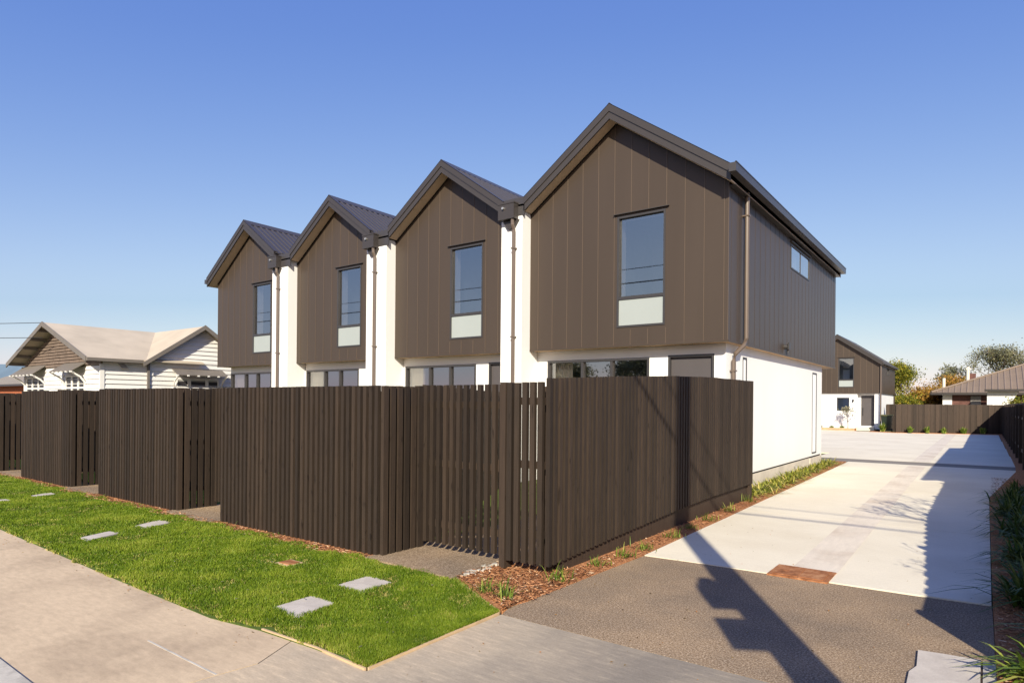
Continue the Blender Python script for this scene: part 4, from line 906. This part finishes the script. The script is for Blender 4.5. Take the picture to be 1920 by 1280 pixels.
# ------------------------------------------------------------------ brown roofed house behind the far fence
Rh=thing('house','single storey brick house with brown tiled hip roof beyond the far fence','house',(2,56,0))
b=MB(); b.box(-2.6,9,56.6,66,0,2.6,0,.5); b.build('brick_wall',M['brickred'],Rh)
b=MB(); b.box(-2.62,-2.05,56.50,56.6,0,2.6); b.box(-2.05,-.9,56.5,56.6,1.3,1.72); b.build('white_wall_panel',M['villawhite'],Rh)
b=MB(); b.box(-.95,-.35,56.52,56.6,1.2,2.4); b.build('window',M['greyroof'],Rh)
b=MB(); EX0,EX1,EY0,EY1=-3.3,10.5,56,68; ze=2.62; 
zr_=ze+6*.395
def hip(b,steps=15):
    # stepped tile courses, front and left slopes
    for i in range(steps):
        a=6*i/steps; c=6*(i+1)/steps; za=ze+a*.395; zc_=ze+c*.395
        b.face([(EX0+a,EY0+a,za+.03),(EX1-a,EY0+a,za+.03),(EX1-c,EY0+c,zc_),(EX0+c,EY0+c,zc_)],0,.4)
        b.face([(EX0+a,EY0+a,za),(EX1-a,EY0+a,za),(EX1-a,EY0+a,za+.03),(EX0+a,EY0+a,za+.03)],0,0)
        b.face([(EX0+a,EY0+a,za+.03),(EX0+a,EY1-a,za+.03),(EX0+c,EY1-c,zc_),(EX0+c,EY0+c,zc_)],0,.4)
        b.face([(EX1-a,EY0+a,za+.03),(EX1-a,EY1-a,za+.03),(EX1-c,EY1-c,zc_),(EX1-c,EY0+c,zc_)],0,.4)
    # tile rolls running up the slope
    x=EX0+.3
    while x<EX1-.2:
        m_=min(x-EX0,EX1-x,6); b.hexa([(x,EY0,ze+.02),(x+.12,EY0,ze+.02),(x+.12,EY0+m_,ze+.02+m_*.395),(x,EY0+m_,ze+.02+m_*.395),(x+.03,EY0,ze+.06),(x+.09,EY0,ze+.06),(x+.09,EY0+m_,ze+.06+m_*.395),(x+.03,EY0+m_,ze+.06+m_*.395)],0,.6); x+=.36
hip(b); rr=b.build('roof',M['brownroof'],Rh)
b=MB(); b.tube([(EX0,EY0,ze+.06),(EX0+6,EY0+6,zr_+.06)],.08,6); b.tube([(EX0+6,EY0+6,zr_+.06),(EX1-6,EY0+6,zr_+.06)],.08,6); b.build('ridge_tiles',M['brownroof'],rr)
b=MB(); b.box(EX0,EX1,EY0-.08,EY0,ze-.14,ze+.02,0,.5); b.box(EX0-.08,EX0,EY0,EY1,ze-.14,ze+.02,0,.5); b.build('gutter',M['fascia'],Rh)
b=MB(); b.tube([(-2.6,57.6,2.9),(-2.6,57.6,3.75)],.10,8); b.build('flue',M['steelpipe'],Rh)
b=MB(); b.box(-1.12,-.7,60.6,61.0,3.2,4.2); ch=b.build('chimney',M['brickred'],Rh); b=MB(); b.tube([(-1.2,60.5,3.4),(-1.2,60.5,4.7)],.11,8); b.box(-1.32,-.98,60.4,60.6,4.5,4.6); b.build('flue',M['steelpipe'],ch)
# lean-to garden room: white wall under a dark beam
b=MB(); b.prism([(0,55.0,.0),(.2,55.0,0),(1.75,55.0,2.7),(0,55.0,2.7)],(0,.1,0)); b.build('lean_to_wall',M['villawhite'],Rh)
b=MB(); b.box(-.15,2.0,54.5,55.3,2.70,2.84); b.build('lean_to_beam',M['fascia'],Rh)
tree('small_tree','small yellow tree at the right edge in front of the white lean-to wall',1.75,52,0,2.6,.05,2,1500,.22,.06,M['treeg'],41,.5,.5,trunk=.5)
for i,(x,y,h) in enumerate(((-17,-27,5.4),(-24,-28,6.2),(-31,-27,5.2))):
    tree('street_tree',['street tree across the road reflected in the nearest sliding door','middle street tree across the road, only seen as a reflection','leftmost street tree across the road, only seen as a reflection'][i],x,y,0,h,.15,3,6000,.45,.12,M['treed'],50+i,.6,1.5,trunk=.3)
# distant roofs
b=MB(); b.prism([(-5.6,110,0),(2,110,0),(2,110,2.6),(-1.8,110,4.2),(-5.6,110,2.6)],(0,8,0)); tag(b.build('far_house',M['treed2'] if 0 else M['brownroof'],loc=(-2,110,0)),'small far gabled house glimpsed above the far fence between the trees','house')
# neighbour garage behind the right fence (out of frame, its roof shades the concrete)
Gg=thing('garage','pale neighbouring garage behind the right boundary fence','garage',(3.5,20,0))
b=MB(); b.box(1.75,6,12.3,25.4,0,2.9); b.build('wall',M['villawhite'],Gg)
b=MB(); b.prism([(1.5,12.1,2.85),(3.9,12.1,3.7),(6.3,12.1,2.85),(6.3,12.1,2.93),(3.9,12.1,3.78),(1.5,12.1,2.93)],(0,13.5,0)); b.build('roof',M['greyroof'],Gg)

# ------------------------------------------------------------------ power pole and wires (their shadows cross the apron and fence)
Pp=thing('power_pole','tall concrete power pole with metal boxes at the driveway entrance','pole',(1.33,.5,0))
def rotbox(b,cx,cy,hx,hy,z0,z1,hx2=None,hy2=None):
    u=Vector((.859,.513)); v=Vector((-.513,.859)); c=Vector((cx,cy)); hx2=hx2 or hx; hy2=hy2 or hy
    lo=[c-u*hx-v*hy,c+u*hx-v*hy,c+u*hx+v*hy,c-u*hx+v*hy]; hi=[c-u*hx2-v*hy2,c+u*hx2-v*hy2,c+u*hx2+v*hy2,c-u*hx2+v*hy2]
    b.hexa([(p.x,p.y,z0) for p in lo]+[(p.x,p.y,z1) for p in hi])
b=MB(); rotbox(b,1.33,.5,.155,.13,0,7.35,.125,.105); b.build('pole',M['pole'],Pp)
b=MB(); rotbox(b,1.33-.859*.22,.5-.513*.22,.11,.12,3.10,3.30,.13,.13); rotbox(b,1.33-.859*.22,.5-.513*.22,.13,.13,3.30,3.52,.05,.06); b.build('junction_box',M['galv'],Pp)
b=MB(); rotbox(b,1.33-.859*.24,.5-.513*.24,.13,.11,2.62,2.86); b.build('fuse_box',M['galv'],Pp)
b=MB(); b.box(1.22,1.34,-.7,1.75,7.12,7.27); b.build('crossarm',M['bark'],Pp)
for z,yy_,r_ in ((5.98,.45,.023),(6.48,.5,.013)):
    b=MB(); pts=[(-70+i*5.0,yy_,z+.0006*((-70+i*5.0)-1.3)**2*.35) for i in range(22)]; b.tube(pts,r_,6)
    lb={5.98:'thick lower street cable running past the power pole',6.48:'thick upper street cable running past the power pole'}.get(z,'thin top street wire on the road side of the crossarm' if yy_<.5 else 'thin top street wire on the house side of the crossarm')
    tag(b.build('overhead_wire',M['cable'],loc=pts[10]),lb,'wire','overhead wires along the street')

# ------------------------------------------------------------------ small ground things
dg=thing('drain_grate','rusty iron drain cover set in the driveway where concrete meets asphalt','drain cover',(-1.4,6.5,0))
b=MB(); b.prism([(-1.66,6.28,-.02),(-1.14,6.30,-.02),(-1.14,6.73,-.02),(-1.66,6.73,-.02)],(0,0,.034),0,.5); b.build('frame',M['rusty'],dg)
b=MB(); b.prism([(-1.62,6.32,.014),(-1.40,6.325,.014),(-1.40,6.70,.014),(-1.62,6.70,.014)],(0,0,.006),0,.5); b.prism([(-1.39,6.325,.014),(-1.18,6.33,.014),(-1.18,6.70,.014),(-1.39,6.70,.014)],(0,0,.006),0,.5); b.tube([(-1.54,6.5,.018),(-1.54,6.5,.023)],.03,10); b.build('lid',M['rusty'],dg)
us_=thing('utility_slab','pale rough concrete slab with a narrow end strip at the bottom right','concrete slab',(-.15,4.5,0))
b=MB(); q=[(-.34,4.0),(-.03,4.05),(-.01,4.98),(-.335,4.93)]
b.prism([(x,y,-.03) for x,y in [(-.40,3.9),(-.36,4.3),(-.365,4.5),(-.335,4.62),(-.35,4.93),(-.20,4.955),(-.02,4.975),(-.02,3.9)]],(0,0,.045),0,.5); b.build('slab',M['paver'],us_)
b=MB(); b.prism([(x,y,-.03) for x,y in [(-.008,3.9),(-.008,4.98),(.055,4.99),(.06,3.9)]],(0,0,.042),0,.5); b.build('end_strip',M['kerb'],us_)
# rubble edge between near gate path and mulch
for i in range(34):
    pass
b=MB()
for i in range(60):
    t=random.random(); x=-3.86+random.gauss(0,.03); y=4.42+t*.75; s=random.uniform(.012,.035)
    b.obox((x,y),(math.cos(i),math.sin(i)),(-math.sin(i),math.cos(i)),s*.6,s*.4,0,random.uniform(.012,.03))
tag(b.build('rubble',M['kerb'],loc=(-3.86,4.8,0)),'broken concrete crumbs along the near gate path edge','rubble',kind='stuff')
# hill on the horizon
b=MB(); pr=None
for i in range(60):
    t=i/59; x=-7500+t*6300; h=275+22*math.sin(t*9.1+.6)+12*math.sin(t*21)+5*math.sin(t*47); cur=((x,950+t*700,-5),(x*1.06,1100+t*900,h*(.75+.25*(1-t))))
    if pr: b.face([pr[0],cur[0],cur[1],pr[1]],0,.5); b.face([pr[1],cur[1],(cur[1][0]*1.2,cur[1][1]*1.3,0),(pr[1][0]*1.2,pr[1][1]*1.3,0)],0,.5)
    pr=cur
struct(b.build('hills',M['hill']))
